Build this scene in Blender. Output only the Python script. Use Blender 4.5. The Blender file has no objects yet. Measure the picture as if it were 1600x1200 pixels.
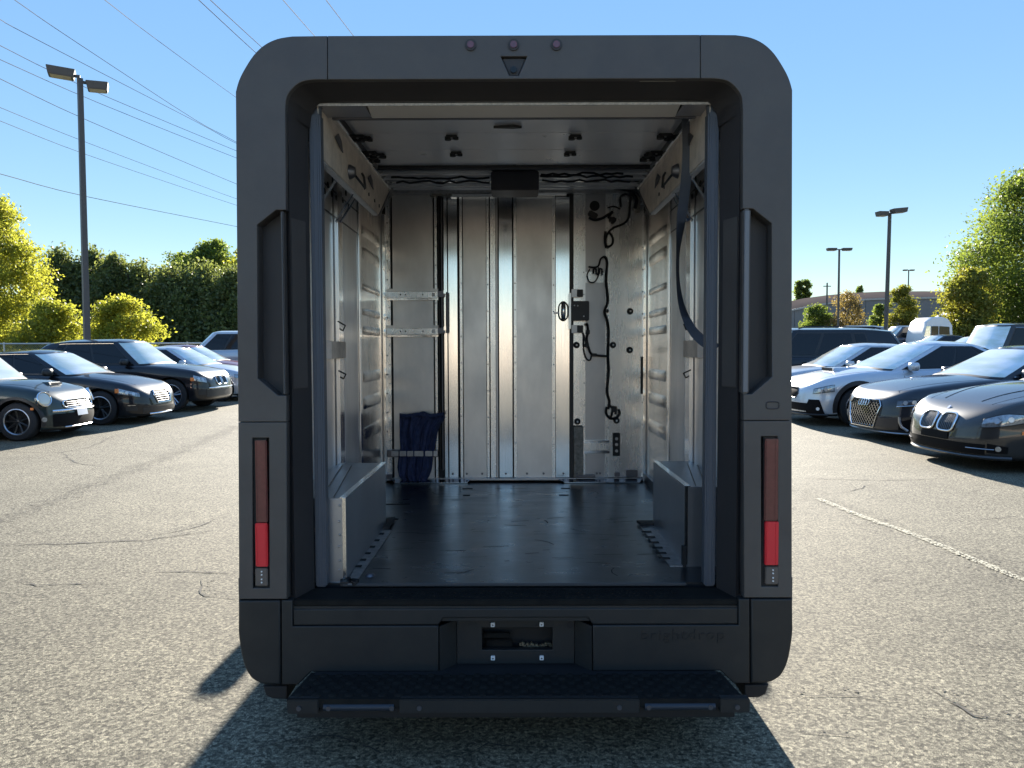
import bpy, bmesh, math, random
import numpy as np
from mathutils import Vector, Matrix, Euler
random.seed(7); rng = np.random.default_rng(11)
S = bpy.context.scene
COL = S.collection
R = math.radians

# ---------------------------------------------------------------- camera, sky, sun, exposure
F_PX = 1220.0; EYE = 1.47
PITCH = math.atan(54/F_PX); YAW = math.atan(4.0/F_PX); ROLL = R(-0.17)
cam_d = bpy.data.cameras.new('camera'); cam = bpy.data.objects.new('camera', cam_d); COL.objects.link(cam)
cam_d.sensor_width = 36; cam_d.lens = 36*F_PX/1600; cam_d.clip_start = 0.05; cam_d.clip_end = 3000
CAM_R0 = Matrix.Rotation(YAW, 3, 'Z') @ Matrix.Rotation(math.pi/2-PITCH, 3, 'X')
CAM_R = CAM_R0 @ Matrix.Rotation(ROLL, 3, 'Z')
cam.matrix_world = Matrix.Translation((0, 0, EYE)) @ CAM_R.to_4x4()
S.camera = cam
SUN_EL = R(20.0); SUN_AZ = R(1.6)
w = bpy.data.worlds.new('World'); S.world = w; w.use_nodes = True
nt = w.node_tree; bg = nt.nodes['Background']
sky = nt.nodes.new('ShaderNodeTexSky'); sky.sky_type = 'NISHITA'; sky.sun_disc = False
sky.sun_elevation = SUN_EL; sky.sun_rotation = SUN_AZ
sky.air_density = 1.0; sky.dust_density = 0.0; sky.ozone_density = 2.0; sky.altitude = 100
# the camera's soft tone curve: compress the sky's brightness range evenly over the whole dome
hs_ = nt.nodes.new('ShaderNodeSeparateColor'); hs_.mode = 'HSV'; hc_ = nt.nodes.new('ShaderNodeCombineColor'); hc_.mode = 'HSV'
pw_ = nt.nodes.new('ShaderNodeMath'); pw_.operation = 'POWER'; pw_.inputs[1].default_value = .26
ml_ = nt.nodes.new('ShaderNodeMath'); ml_.operation = 'MULTIPLY'; ml_.inputs[1].default_value = 1.86
st_ = nt.nodes.new('ShaderNodeMath'); st_.operation = 'MULTIPLY'; st_.inputs[1].default_value = 1.1
nt.links.new(sky.outputs[0], hs_.inputs[0]); nt.links.new(hs_.outputs[0], hc_.inputs[0]); nt.links.new(hs_.outputs[1], st_.inputs[0]); nt.links.new(st_.outputs[0], hc_.inputs[1])
nt.links.new(hs_.outputs[2], pw_.inputs[0]); nt.links.new(pw_.outputs[0], ml_.inputs[0]); nt.links.new(ml_.outputs[0], hc_.inputs[2])
nt.links.new(hc_.outputs[0], bg.inputs[0]); bg.inputs[1].default_value = 0.1
sd = bpy.data.lights.new('sun', 'SUN'); sd.energy = 4.9; sd.angle = R(0.5); sd.color = (1.0, 0.93, 0.82)
so = bpy.data.objects.new('sun', sd); COL.objects.link(so)
SV = Vector((math.sin(SUN_AZ)*math.cos(SUN_EL), math.cos(SUN_AZ)*math.cos(SUN_EL), math.sin(SUN_EL)))
so.rotation_euler = SV.to_track_quat('Z', 'Y').to_euler(); so.location = (0, 30, 40)
S.view_settings.view_transform = 'Standard'; S.view_settings.look = 'None'
S.view_settings.exposure = 1.82; S.view_settings.gamma = 1
S.cycles.max_bounces = 10; S.cycles.transparent_max_bounces = 8

# ---------------------------------------------------------------- pixel rays (for laying out the van's real planes)
def ray(px, py):
    return CAM_R0 @ Vector(((px-800)/F_PX, (600-py)/F_PX, -1))
def atY(px, py, Y):
    r = ray(px, py); t = Y/r.y; return Vector((r.x*t, Y, EYE+r.z*t))
def atX(px, py, X):
    r = ray(px, py); t = X/r.x; return Vector((X, r.y*t, EYE+r.z*t))
def atZ(px, py, Z):
    r = ray(px, py); t = (Z-EYE)/r.z; return Vector((r.x*t, r.y*t, Z))
def gz(y):
    if y < 10: return 0.0
    if y < 30: return 0.035/40*(y-10)**2
    if y < 130: return 0.35+0.035*(y-30)
    return 3.85

# ---------------------------------------------------------------- helpers
def tag(o, label=None, cat=None, group=None, kind=None):
    if label: o['label'] = label
    if cat: o['category'] = cat
    if group: o['group'] = group
    if kind: o['kind'] = kind
    return o
def empty(name, loc, rz=0, label=None, cat=None, group=None):
    o = bpy.data.objects.new(name, None); COL.objects.link(o); o.location = loc; o.rotation_euler = (0, 0, rz)
    o.empty_display_size = .2
    return tag(o, label, cat, group)
class MB:
    """collects shapes; build() links them as one mesh object"""
    def __init__(s, org=(0, 0, 0)): s.v = []; s.f = []; s.m = []; s.org = Vector(org); s.mi = 0
    def add(s, vs, fs):
        b = len(s.v); s.v += [tuple(v) for v in vs]
        for f in fs: s.f.append(tuple(i+b for i in f)); s.m.append(s.mi)
        return s
    def box(s, x0, x1, y0, y1, z0, z1):
        x0, x1 = min(x0, x1), max(x0, x1); y0, y1 = min(y0, y1), max(y0, y1); z0, z1 = min(z0, z1), max(z0, z1)
        vs = [(x0,y0,z0),(x1,y0,z0),(x1,y1,z0),(x0,y1,z0),(x0,y0,z1),(x1,y0,z1),(x1,y1,z1),(x0,y1,z1)]
        return s.add(vs, [(0,3,2,1),(4,5,6,7),(0,1,5,4),(1,2,6,5),(2,3,7,6),(3,0,4,7)])
    def cbox(s, c, size, rot=None):
        hx, hy, hz = [a/2 for a in size]
        vs = [Vector((a,b,cc)) for cc in (-hz,hz) for a,b in ((-hx,-hy),(hx,-hy),(hx,hy),(-hx,hy))]
        if rot is not None: vs = [rot @ v for v in vs]
        return s.add([v+Vector(c) for v in vs], [(0,3,2,1),(4,5,6,7),(0,1,5,4),(1,2,6,5),(2,3,7,6),(3,0,4,7)])
    def hexa(s, a, b):
        """solid between quad a (4 pts) and quad b (4 pts)"""
        return s.add(list(a)+list(b), [(0,1,2,3),(7,6,5,4),(0,4,5,1),(1,5,6,2),(2,6,7,3),(3,7,4,0)])
    def prism(s, poly, off):
        """poly: list of 3d pts, off: vector"""
        n = len(poly); off = Vector(off)
        vs = [Vector(p) for p in poly]+[Vector(p)+off for p in poly]
        return s.add(vs, [tuple(range(n)), tuple(range(2*n-1, n-1, -1))]+[(i, i+n, (i+1) % n+n, (i+1) % n) for i in range(n)])
    def tube(s, pts, r, n=8, cap=True, closed=False):
        pts = [Vector(p) for p in pts]; m = len(pts)
        if m < 2: return s
        rr = r if isinstance(r, (list, tuple)) else [r]*m
        vs = []; up = Vector((0, 0, 1)); prev = None
        for i, p in enumerate(pts):
            if closed: t = (pts[(i+1) % m]-pts[i-1])
            else: t = (pts[min(i+1, m-1)]-pts[max(i-1, 0)])
            t = t.normalized() if t.length > 1e-9 else Vector((0,0,1))
            if prev is None:
                a = t.cross(up)
                if a.length < .1: a = t.cross(Vector((1, 0, 0)))
            else: a = prev - t*prev.dot(t)
            a.normalize(); prev = a; b = t.cross(a)
            for k in range(n):
                q = 2*math.pi*k/n; vs.append(p+(a*math.cos(q)+b*math.sin(q))*rr[i])
        fs = []
        for i in range(m if closed else m-1):
            j = (i+1) % m
            for k in range(n): fs.append((i*n+k, i*n+(k+1) % n, j*n+(k+1) % n, j*n+k))
        if cap and not closed: fs += [tuple(range(n-1, -1, -1)), tuple((m-1)*n+k for k in range(n))]
        return s.add(vs, fs)
    def disc(s, c, nrm, r, h, n=12, r2=None):
        """cylinder from c along nrm"""
        c = Vector(c); nrm = Vector(nrm).normalized()
        return s.tube([c, c+nrm*h], [r, r if r2 is None else r2], n)
    def lathe(s, prof, c, axis, n=24):
        """prof: (radius, offset) list"""
        c = Vector(c); t = Vector(axis).normalized(); a = t.cross(Vector((0, 0, 1)))
        if a.length < .1: a = t.cross(Vector((1, 0, 0)))
        a.normalize(); b = t.cross(a); vs = []
        for r, o in prof:
            for k in range(n):
                q = 2*math.pi*k/n; vs.append(c+t*o+(a*math.cos(q)+b*math.sin(q))*r)
        m = len(prof)
        return s.add(vs, [(i*n+k, i*n+(k+1) % n, (i+1)*n+(k+1) % n, (i+1)*n+k) for i in range(m-1) for k in range(n)])
    def grid(s, g, close=False):
        """g: rows of points"""
        a, b = len(g), len(g[0]); vs = [p for r_ in g for p in r_]
        return s.add(vs, [(i*b+j, i*b+j+1, (i+1)*b+j+1, (i+1)*b+j) for i in range(a-1) for j in range(b-1)])
    def slab(s, g, off):
        """grid with thickness: off = vector or grid of vectors"""
        a, b = len(g), len(g[0])
        o = (lambda i, j: Vector(off)) if not isinstance(off, list) else (lambda i, j: off[i][j])
        top = [[Vector(g[i][j])+o(i, j) for j in range(b)] for i in range(a)]
        base = len(s.v); n = a*b
        vs = [Vector(p) for r_ in g for p in r_]+[p for r_ in top for p in r_]
        fs = [(i*b+j+n, i*b+j+1+n, (i+1)*b+j+1+n, (i+1)*b+j+n) for i in range(a-1) for j in range(b-1)]
        fs += [((i+1)*b+j, (i+1)*b+j+1, i*b+j+1, i*b+j) for i in range(a-1) for j in range(b-1)]
        rim = [(0, j) for j in range(b)]+[(i, b-1) for i in range(1, a)]+[(a-1, j) for j in range(b-2, -1, -1)]+[(i, 0) for i in range(a-2, 0, -1)]
        idx = [i*b+j for i, j in rim]; m = len(idx)
        fs += [(idx[k], idx[(k+1) % m], idx[(k+1) % m]+n, idx[k]+n) for k in range(m)]
        return s.add(vs, fs)
    def build(s, name, mat, parent=None, smooth=None, bevel=0, kind=None, label=None, recalc=True):
        me = bpy.data.meshes.new(name)
        o_ = s.org
        me.from_pydata([(v[0]-o_.x, v[1]-o_.y, v[2]-o_.z) for v in s.v], [], s.f)
        mats = mat if isinstance(mat, (list, tuple)) else [mat]
        for m_ in mats: me.materials.append(m_)
        if len(mats) > 1: me.polygons.foreach_set('material_index', s.m)
        if recalc or bevel:
            bm = bmesh.new(); bm.from_mesh(me)
            bmesh.ops.recalc_face_normals(bm, faces=bm.faces)
            if bevel:
                es = [e for e in bm.edges if len(e.link_faces) == 2 and e.calc_face_angle(0) > .5]
                bmesh.ops.bevel(bm, geom=es, offset=bevel, segments=2, affect='EDGES', clamp_overlap=True)
            bm.to_mesh(me); bm.free()
        if smooth is not None:
            for p in me.polygons: p.use_smooth = True
            me.set_sharp_from_angle(angle=R(smooth))
        o = bpy.data.objects.new(name, me); COL.objects.link(o)
        if parent is not None: o.parent = parent
        return tag(o, label=label, kind=kind)
def copy_tree(o, parent=None):
    c = o.copy(); COL.objects.link(c)
    if parent is not None: c.parent = parent; c.matrix_parent_inverse = Matrix()
    for ch in list(o.children): copy_tree(ch, c)
    return c

# ---------------------------------------------------------------- materials
def new_mat(name):
    m = bpy.data.materials.new(name); m.use_nodes = True
    return m, m.node_tree, m.node_tree.nodes['Principled BSDF']
def mat(name, col, rough=.5, metal=0, noise=0, nscale=8, rvar=0, bump=0, bscale=200, stretch=(1, 1, 1), spec=.5, coat=0, ior=None, col2=None, emis=None, estr=0):
    m, nt, p = new_mat(name)
    p.inputs['Base Color'].default_value = (*col, 1); p.inputs['Roughness'].default_value = rough
    p.inputs['Metallic'].default_value = metal; p.inputs['Specular IOR Level'].default_value = spec
    if coat: p.inputs['Coat Weight'].default_value = coat; p.inputs['Coat Roughness'].default_value = .03
    if ior: p.inputs['IOR'].default_value = ior
    if emis: p.inputs['Emission Color'].default_value = (*emis, 1); p.inputs['Emission Strength'].default_value = estr
    N = nt.nodes; Lk = nt.links
    if noise or rvar or bump:
        tc = N.new('ShaderNodeTexCoord'); mp = N.new('ShaderNodeMapping'); mp.inputs['Scale'].default_value = stretch
        Lk.new(tc.outputs['Object'], mp.inputs[0])
        if noise or rvar:
            nz = N.new('ShaderNodeTexNoise'); nz.inputs['Scale'].default_value = nscale; nz.inputs['Detail'].default_value = 6
            nz.inputs['Roughness'].default_value = .65; Lk.new(mp.outputs[0], nz.inputs[0])
        if noise:
            mx = N.new('ShaderNodeMix'); mx.data_type = 'RGBA'; c2 = col2 or [max(0, c*(1-noise)) for c in col]
            mx.inputs[6].default_value = (*col, 1); mx.inputs[7].default_value = (*c2, 1)
            rp = N.new('ShaderNodeMapRange'); rp.inputs[1].default_value = .35; rp.inputs[2].default_value = .68
            Lk.new(nz.outputs[0], rp.inputs[0]); Lk.new(rp.outputs[0], mx.inputs[0]); Lk.new(mx.outputs[2], p.inputs['Base Color'])
        if rvar:
            rp2 = N.new('ShaderNodeMapRange'); rp2.inputs[1].default_value = .3; rp2.inputs[2].default_value = .7
            rp2.inputs[3].default_value = max(.02, rough-rvar); rp2.inputs[4].default_value = rough+rvar
            Lk.new(nz.outputs[0], rp2.inputs[0]); Lk.new(rp2.outputs[0], p.inputs['Roughness'])
        if bump:
            n2 = N.new('ShaderNodeTexNoise'); n2.inputs['Scale'].default_value = bscale; n2.inputs['Detail'].default_value = 3
            Lk.new(mp.outputs[0], n2.inputs[0])
            bp = N.new('ShaderNodeBump'); bp.inputs['Strength'].default_value = bump; bp.inputs['Distance'].default_value = .01
            Lk.new(n2.outputs[0], bp.inputs['Height']); Lk.new(bp.outputs[0], p.inputs['Normal'])
    return m
M = {}
M['van_black'] = mat('textured black plastic', (.070, .062, .060), .46, noise=.22, nscale=5, col2=(.090, .082, .076), rvar=.05, bump=.12, bscale=900, spec=.55)
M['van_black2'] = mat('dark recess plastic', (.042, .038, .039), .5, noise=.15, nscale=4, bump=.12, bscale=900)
M['bumper'] = mat('bumper plastic', (.022, .0225, .023), .5, noise=.35, nscale=6, rvar=.08, bump=.15, bscale=700)
M['step'] = mat('step tread plastic', (.012, .0115, .0115), .8, noise=.4, nscale=12, col2=(.020, .019, .017), spec=.12, bump=.15, bscale=500)
M['van_side'] = mat('van side paint', (.10, .10, .11), .35)
M['rubber'] = mat('black rubber', (.018, .018, .02), .6)
M['black'] = mat('matt black', (.012, .012, .014), .6)
M['alu'] = mat('bright aluminium extrusion', (.86, .87, .89), .15, 1, noise=.08, nscale=4, rvar=.03, stretch=(30, 30, .6), bump=.004, bscale=60)
M['alu_panel'] = mat('dull aluminium panel', (.66, .63, .60), .24, 1, noise=.22, nscale=3, rvar=.05, stretch=(3, 3, 1), bump=.006, bscale=12)
M['alu_side'] = mat('side wall aluminium', (.88, .88, .90), .36, .6, noise=.16, nscale=3, rvar=.05, stretch=(3, 3, .6), bump=.006, bscale=12)
M['alu_ceil'] = mat('ceiling aluminium', (.86, .84, .86), .32, .55, noise=.04, nscale=3, rvar=.05)
M['alu_cove'] = mat('bare cove panel', (.90, .79, .69), .5, .3, noise=.3, nscale=9, rvar=.08, bump=.04, bscale=20)
M['dark_steel'] = mat('dark steel', (.16, .16, .18), .4, .8)
M['steel'] = mat('galvanised steel', (.5, .5, .52), .4, 1, noise=.3, nscale=30)
M['floor_alu'] = mat('worn floor aluminium', (.55, .56, .58), .42, .8, noise=.4, nscale=30, bump=.1, bscale=60)
M['worn_steel'] = mat('worn grey steel', (.36, .34, .31), .6, .6, noise=.5, nscale=40, bump=.2, bscale=80)
M['track'] = mat('blue grey door track', (.105, .118, .145), .5, .25, noise=.12, nscale=10, stretch=(20, 20, 1))
M['floor'] = mat('black coated plywood', (.018, .021, .026), .30, noise=.4, nscale=3, rvar=.04, bump=.05, bscale=16, stretch=(1.5, 3, 1), spec=.8)
M['cable'] = mat('cable sheath', (.015, .015, .018), .5)
M['white'] = mat('white plastic', (.8, .8, .8), .4)
M['navy'] = mat('navy blue cloth', (.05, .07, .175), .8, noise=.4, nscale=25, bump=.4, bscale=60)
M['webbing'] = mat('grey webbing strap', (.09, .10, .125), .7, bump=.3, bscale=400)
M['red_lens'] = mat('bright red reflector', (.78, .006, .03), .35, spec=.6, coat=.6, emis=(1, .01, .05), estr=.0)
M['dark_red'] = mat('dark red lens', (.15, .026, .032), .18, spec=.6, noise=.25, nscale=60, coat=1)
M['smoke_lens'] = mat('smoked clear lens', (.13, .11, .10), .25)
M['rubber_tyre'] = mat('tyre rubber', (.02, .02, .022), .75)
M['rim_grey'] = mat('alloy wheel', (.55, .55, .58), .3, 1)
M['rim_black'] = mat('black wheel', (.02, .02, .02), .35)
M['chrome'] = mat('chrome', (.85, .86, .88), .12, 1)
M['trim'] = mat('black trim', (.02, .02, .022), .45)
M['grille'] = mat('dark grille', (.008, .008, .009), .7, spec=.1)
M['slat'] = mat('dark chrome slat', (.30, .31, .33), .3, 1)
M['plate'] = mat('number plate', (.62, .66, .72), .4)
M['lamp_lens'] = mat('headlamp lens', (.45, .50, .55), .08, .55, noise=.6, nscale=24, spec=1)
M['lamp_dark'] = mat('dark headlamp lens', (.10, .12, .16), .08, .3, noise=.5, nscale=24, spec=1)
M['amber'] = mat('amber lens', (.75, .20, .03), .25)
M['side_glass'] = mat('tinted side glass', (.010, .011, .012), .04, 0, spec=.45)
M['pole'] = mat('bronze grey pole paint', (.085, .08, .08), .5, .2)
M['lamp_under'] = mat('lamp lens underside', (.42, .38, .28), .4)
M['wire'] = mat('power line', (.012, .014, .018), .9, spec=.1)
def windscreen(name, tint):
    m, nt, p = new_mat(name)
    p.inputs['Base Color'].default_value = (*tint, 1); p.inputs['Roughness'].default_value = .09; p.inputs['Metallic'].default_value = .55
    p.inputs['Specular IOR Level'].default_value = 1
    N = nt.nodes; L = nt.links; tc = N.new('ShaderNodeTexCoord'); mp = N.new('ShaderNodeMapping'); mp.inputs['Scale'].default_value = (1.2, .5, 3)
    nz = N.new('ShaderNodeTexNoise'); nz.inputs['Scale'].default_value = 2.2; nz.inputs['Detail'].default_value = 5; L.new(tc.outputs['Object'], mp.inputs[0]); L.new(mp.outputs[0], nz.inputs[0])
    mx = N.new('ShaderNodeMix'); mx.data_type = 'RGBA'; mx.inputs[6].default_value = (*[c*.80 for c in tint], 1); mx.inputs[7].default_value = (*[min(1, c*1.12) for c in tint], 1)  # colour mottling stands in for trees reflected in the glass
    rp = N.new('ShaderNodeMapRange'); rp.inputs[1].default_value = .38; rp.inputs[2].default_value = .6; L.new(nz.outputs[0], rp.inputs[0]); L.new(rp.outputs[0], mx.inputs[0]); L.new(mx.outputs[2], p.inputs['Base Color'])
    return m
M['windscreen'] = windscreen('windscreen glass', (.95, 1.0, .86))  # pale aqua tint carries the sky's reflection in the colour
def paint(name, col, metal=.3, rough=.32):
    return mat(name+' car paint', col, rough, metal, coat=.85, noise=.05, nscale=2, spec=.25)
# ---- asphalt
def asphalt():
    m, nt, p = new_mat('aged asphalt'); N = nt.nodes; L = nt.links
    tc = N.new('ShaderNodeTexCoord')
    def noise(sc, det=4, ro=.6):
        n = N.new('ShaderNodeTexNoise'); n.inputs['Scale'].default_value = sc; n.inputs['Detail'].default_value = det; n.inputs['Roughness'].default_value = ro
        L.new(tc.outputs['Object'], n.inputs[0]); return n
    vo = N.new('ShaderNodeTexVoronoi'); vo.inputs['Scale'].default_value = 72; L.new(tc.outputs['Object'], vo.inputs[0])
    fine = noise(230, 3, .7); mid = noise(58, 4, .75); big = noise(.35, 5, .6); patch = noise(2.2, 4, .6)
    cr = N.new('ShaderNodeValToRGB'); cr.color_ramp.elements[0].position = .40; cr.color_ramp.elements[0].color = (.032, .030, .026, 1)
    cr.color_ramp.elements[1].position = .60; cr.color_ramp.elements[1].color = (.41, .368, .26, 1)
    e = cr.color_ramp.elements.new(.5); e.color = (.145, .13, .093, 1)
    a = N.new('ShaderNodeMath'); a.operation = 'MULTIPLY_ADD'; a.inputs[1].default_value = .55
    L.new(fine.outputs[0], a.inputs[0])
    b = N.new('ShaderNodeMath'); b.operation = 'MULTIPLY'; b.inputs[1].default_value = .45; L.new(mid.outputs[0], b.inputs[0])
    L.new(b.outputs[0], a.inputs[2]); L.new(a.outputs[0], cr.inputs[0])
    # per-stone brightness
    hs = N.new('ShaderNodeMix'); hs.data_type = 'RGBA'; hs.blend_type = 'MULTIPLY'; hs.inputs[0].default_value = .7
    sep = N.new('ShaderNodeSeparateColor'); L.new(vo.outputs['Color'], sep.inputs[0])
    mr = N.new('ShaderNodeMapRange'); mr.inputs[3].default_value = .12; mr.inputs[4].default_value = 1.85; L.new(sep.outputs[0], mr.inputs[0])
    L.new(cr.outputs[0], hs.inputs[6]); L.new(mr.outputs[0], hs.inputs[7])
    # large stains
    mr2 = N.new('ShaderNodeMapRange'); mr2.inputs[1].default_value = .3; mr2.inputs[2].default_value = .7; mr2.inputs[3].default_value = .74; mr2.inputs[4].default_value = 1.12
    L.new(big.outputs[0], mr2.inputs[0])
    mr3 = N.new('ShaderNodeMapRange'); mr3.inputs[1].default_value = .3; mr3.inputs[2].default_value = .7; mr3.inputs[3].default_value = .90; mr3.inputs[4].default_value = 1.08
    L.new(patch.outputs[0], mr3.inputs[0])
    mm = N.new('ShaderNodeMath'); mm.operation = 'MULTIPLY'; L.new(mr2.outputs[0], mm.inputs[0]); L.new(mr3.outputs[0], mm.inputs[1])
    h2 = N.new('ShaderNodeMix'); h2.data_type = 'RGBA'; h2.blend_type = 'MULTIPLY'; h2.inputs[0].default_value = 1
    L.new(hs.outputs[2], h2.inputs[6]); L.new(mm.outputs[0], h2.inputs[7])
    L.new(h2.outputs[2], p.inputs['Base Color'])
    p.inputs['Roughness'].default_value = .82; p.inputs['Specular IOR Level'].default_value = .22
    bp = N.new('ShaderNodeBump'); bp.inputs['Strength'].default_value = .55; bp.inputs['Distance'].default_value = .006
    L.new(a.outputs[0], bp.inputs['Height']); L.new(bp.outputs[0], p.inputs['Normal'])
    return m
M['asphalt'] = asphalt()
def leaf_mat(name, c1, c2, trans=.5, tcol=None):
    m, nt, p = new_mat(name); N = nt.nodes; L = nt.links
    at = N.new('ShaderNodeAttribute'); at.attribute_name = 'rnd'
    cr = N.new('ShaderNodeMix'); cr.data_type = 'RGBA'; cr.inputs[6].default_value = (*c1, 1); cr.inputs[7].default_value = (*c2, 1)
    L.new(at.outputs['Fac'], cr.inputs[0]); L.new(cr.outputs[2], p.inputs['Base Color'])
    p.inputs['Roughness'].default_value = .5; p.inputs['Specular IOR Level'].default_value = .3
    tr = N.new('ShaderNodeBsdfTranslucent')
    g = N.new('ShaderNodeMix'); g.data_type = 'RGBA'; g.blend_type = 'MULTIPLY'; g.inputs[0].default_value = 1; g.inputs[7].default_value = (*(tcol or (1.8, 1.8, 1.0)), 1)
    g.clamp_result = False
    L.new(cr.outputs[2], g.inputs[6]); L.new(g.outputs[2], tr.inputs[0])
    ms = N.new('ShaderNodeMixShader'); ms.inputs[0].default_value = trans
    L.new(p.outputs[0], ms.inputs[1]); L.new(tr.outputs[0], ms.inputs[2])
    L.new(ms.outputs[0], N['Material Output'].inputs[0])
    return m
M['leaf_yellow'] = leaf_mat('yellow green leaves', (.14, .165, .035), (.36, .34, .07), .6)
M['leaf_green'] = leaf_mat('green leaves', (.06, .095, .025), (.19, .225, .06), .55)
M['leaf_olive'] = leaf_mat('olive leaves', (.10, .12, .025), (.24, .22, .05), .5)
M['leaf_rust'] = leaf_mat('rusty leaves', (.15, .11, .06), (.20, .15, .07), .5)
M['leaf_cedar'] = leaf_mat('cedar sprays', (.06, .08, .034), (.20, .22, .09), .45)
M['bark'] = mat('bark', (.10, .08, .065), .85, noise=.4, nscale=12)
# ---------------------------------------------------------------- ground, crack lines
gb = MB()
ys = [-260, -100, -40, -10, 0, 8]+[10+i for i in range(0, 22)]+[35, 40, 50, 60, 80, 100, 130, 180, 300, 900]
gb.grid([[(x, y, gz(y)) for x in (-700, -200, -60, -20, 0, 20, 60, 200, 700)] for y in ys])
g_ = gb.build('ground', M['asphalt'], recalc=False); tag(g_, 'worn light grey asphalt of the parking lot', kind='structure')
M['crack'] = mat('crack filler', (.055, .05, .044), .9, noise=.5, nscale=60)
M['seam'] = mat('rough dark seam', (.17, .16, .14), .9, noise=.55, nscale=26, bump=.6, bscale=120)
M['line'] = mat('faded yellow line paint', (.52, .49, .38), .7, noise=.55, nscale=14, col2=(.26, .245, .20))
def gpt(px, py, dz=.0):
    p = atZ(px, py, 0)
    for _ in range(4): p = atZ(px, py, gz(p.y)+dz)
    return p
def ribbon(mb, pts, wd, z, jag=.02, seg=.07, seed=0, feather=None):
    rr = random.Random(seed); P = []
    for a, b in zip(pts[:-1], pts[1:]):
        n = max(1, int((b-a).length/seg))
        for i in range(n): P.append(a.lerp(b, i/n))
    P.append(pts[-1]); m = len(P)
    ox = 0; L, Rr = [], []
    for i, p in enumerate(P):
        t = (P[min(i+1, m-1)]-P[max(i-1, 0)]); t.z = 0; t.normalize(); nn = Vector((-t.y, t.x, 0))
        ox = ox*.8+rr.uniform(-jag, jag)
        ww = wd*rr.uniform(.25, 1)*(1 if 2 < i < m-3 else .3)
        c = p+nn*ox; c.z = gz(c.y)+z
        L.append(c+nn*ww/2); Rr.append(c-nn*ww/2)
    mb.grid([L, Rr])
cracks = [
 [(0,850),(110,849),(230,843),(330,828)], [(18,906),(60,913),(120,911),(170,912)], [(222,893),(300,893),(366,897)],
 [(316,905),(320,930),(366,937)], [(0,703),(95,706),(140,697),(180,678)], [(95,706),(120,722),(165,727)],
 [(45,1010),(66,1008)], [(230,838),(300,822),(352,806)], [(0,820),(40,825)],
 [(1245,1090),(1300,1085),(1400,1096)], [(1245,748),(1300,751),(1380,753),(1480,750)], [(1322,772),(1360,758)],
 [(1520,1010),(1560,1015),(1600,1016)], [(1365,910),(1403,905)], [(1450,1075),(1520,1120),(1600,1128)], [(1530,815),(1590,813)],
 [(1250,1145),(1330,1150)], [(400,1170),(520,1150),(590,1180)], [(700,1190),(760,1160),(860,1172)]]
cm = MB()
for i, c in enumerate(cracks):
    ribbon(cm, [gpt(*q) for q in c], .019 if i not in (0, 2) else .021, .004, .018, .06, i)
tag(cm.build('ground_crack', M['crack'], recalc=False), 'thin dark cracks running through the asphalt', kind='structure')
def chips(name, lines, n, wd, size, z, m_, label, seed, flat=False):
    """thousands of small loose chips scattered along lines on the ground"""
    g = np.random.default_rng(seed); segs = []
    for L_ in lines:
        P = [gpt(*q) for q in L_]; segs += list(zip(P[:-1], P[1:]))
    ln = np.array([(b-a).length for a, b in segs]); vs, fs = [], []
    for k, i in enumerate(g.choice(len(segs), n, p=ln/ln.sum())):
        a, b = segs[i]; t = g.uniform(); d = (b-a).normalized(); nn = Vector((-d.y, d.x, 0))
        wob = .05*math.sin(7*t*(b-a).length)+.03*math.sin(19*t*(b-a).length+1)
        o = g.uniform(-wd, wd)*.5 if flat else g.normal()*wd*.33
        c = a.lerp(b, t)+nn*(o+(0 if flat else wob)); c.z = gz(c.y)+z+.0002*(k % 9)
        s_ = size*g.uniform(.4, 1.5); th = g.uniform(0, 6.28); m = 5; e = len(vs)
        for j in range(m):
            q = th+6.283*j/m; r_ = s_*g.uniform(.4, 1)*.5; vs.append((c.x+math.cos(q)*r_, c.y+math.sin(q)*r_, c.z))
        fs.append(tuple(range(e, e+m)))
    mb = MB(); mb.v = vs; mb.f = fs; mb.m = [0]*len(fs); o = mb.build(name, m_, recalc=False)
    return tag(o, label, kind='stuff')
M['chip_dark'] = mat('dark asphalt chip', (.075, .068, .056), .9); M['chip_pale'] = mat('pale chip of line paint', (.55, .51, .38), .7)
seam = [(-10,815),(60,793),(110,768),(220,728),(290,700),(330,684),(368,664)]
chips('loose_gravel', [seam], 5200, .30, .017, .003, M['chip_dark'], 'dark crumbling chips along the seam between the left lanes', 5)
chips('loose_gravel', [[(1250,765),(1330,800),(1480,858),(1610,912)]], 900, .30, .016, .003, M['chip_dark'], 'dark chips beside the faded line on the right', 6)
chips('loose_gravel', cracks, 900, .06, .014, .003, M['chip_dark'], 'dark grit caught in the cracks', 7)
chips('road_marking', [[(1278,781),(1330,803),(1372,819)], [(1405,829),(1480,860),(1560,894),(1612,915)]], 1100, .07, .018, .006, M['chip_pale'], 'worn pale yellow line in broken flakes on the right', 8, True)
chips('road_marking', [[(1372,819),(1405,829)]], 120, .07, .018, .006, M['chip_pale'], 'last flakes in the gap of the pale yellow line', 9, True)
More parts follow.
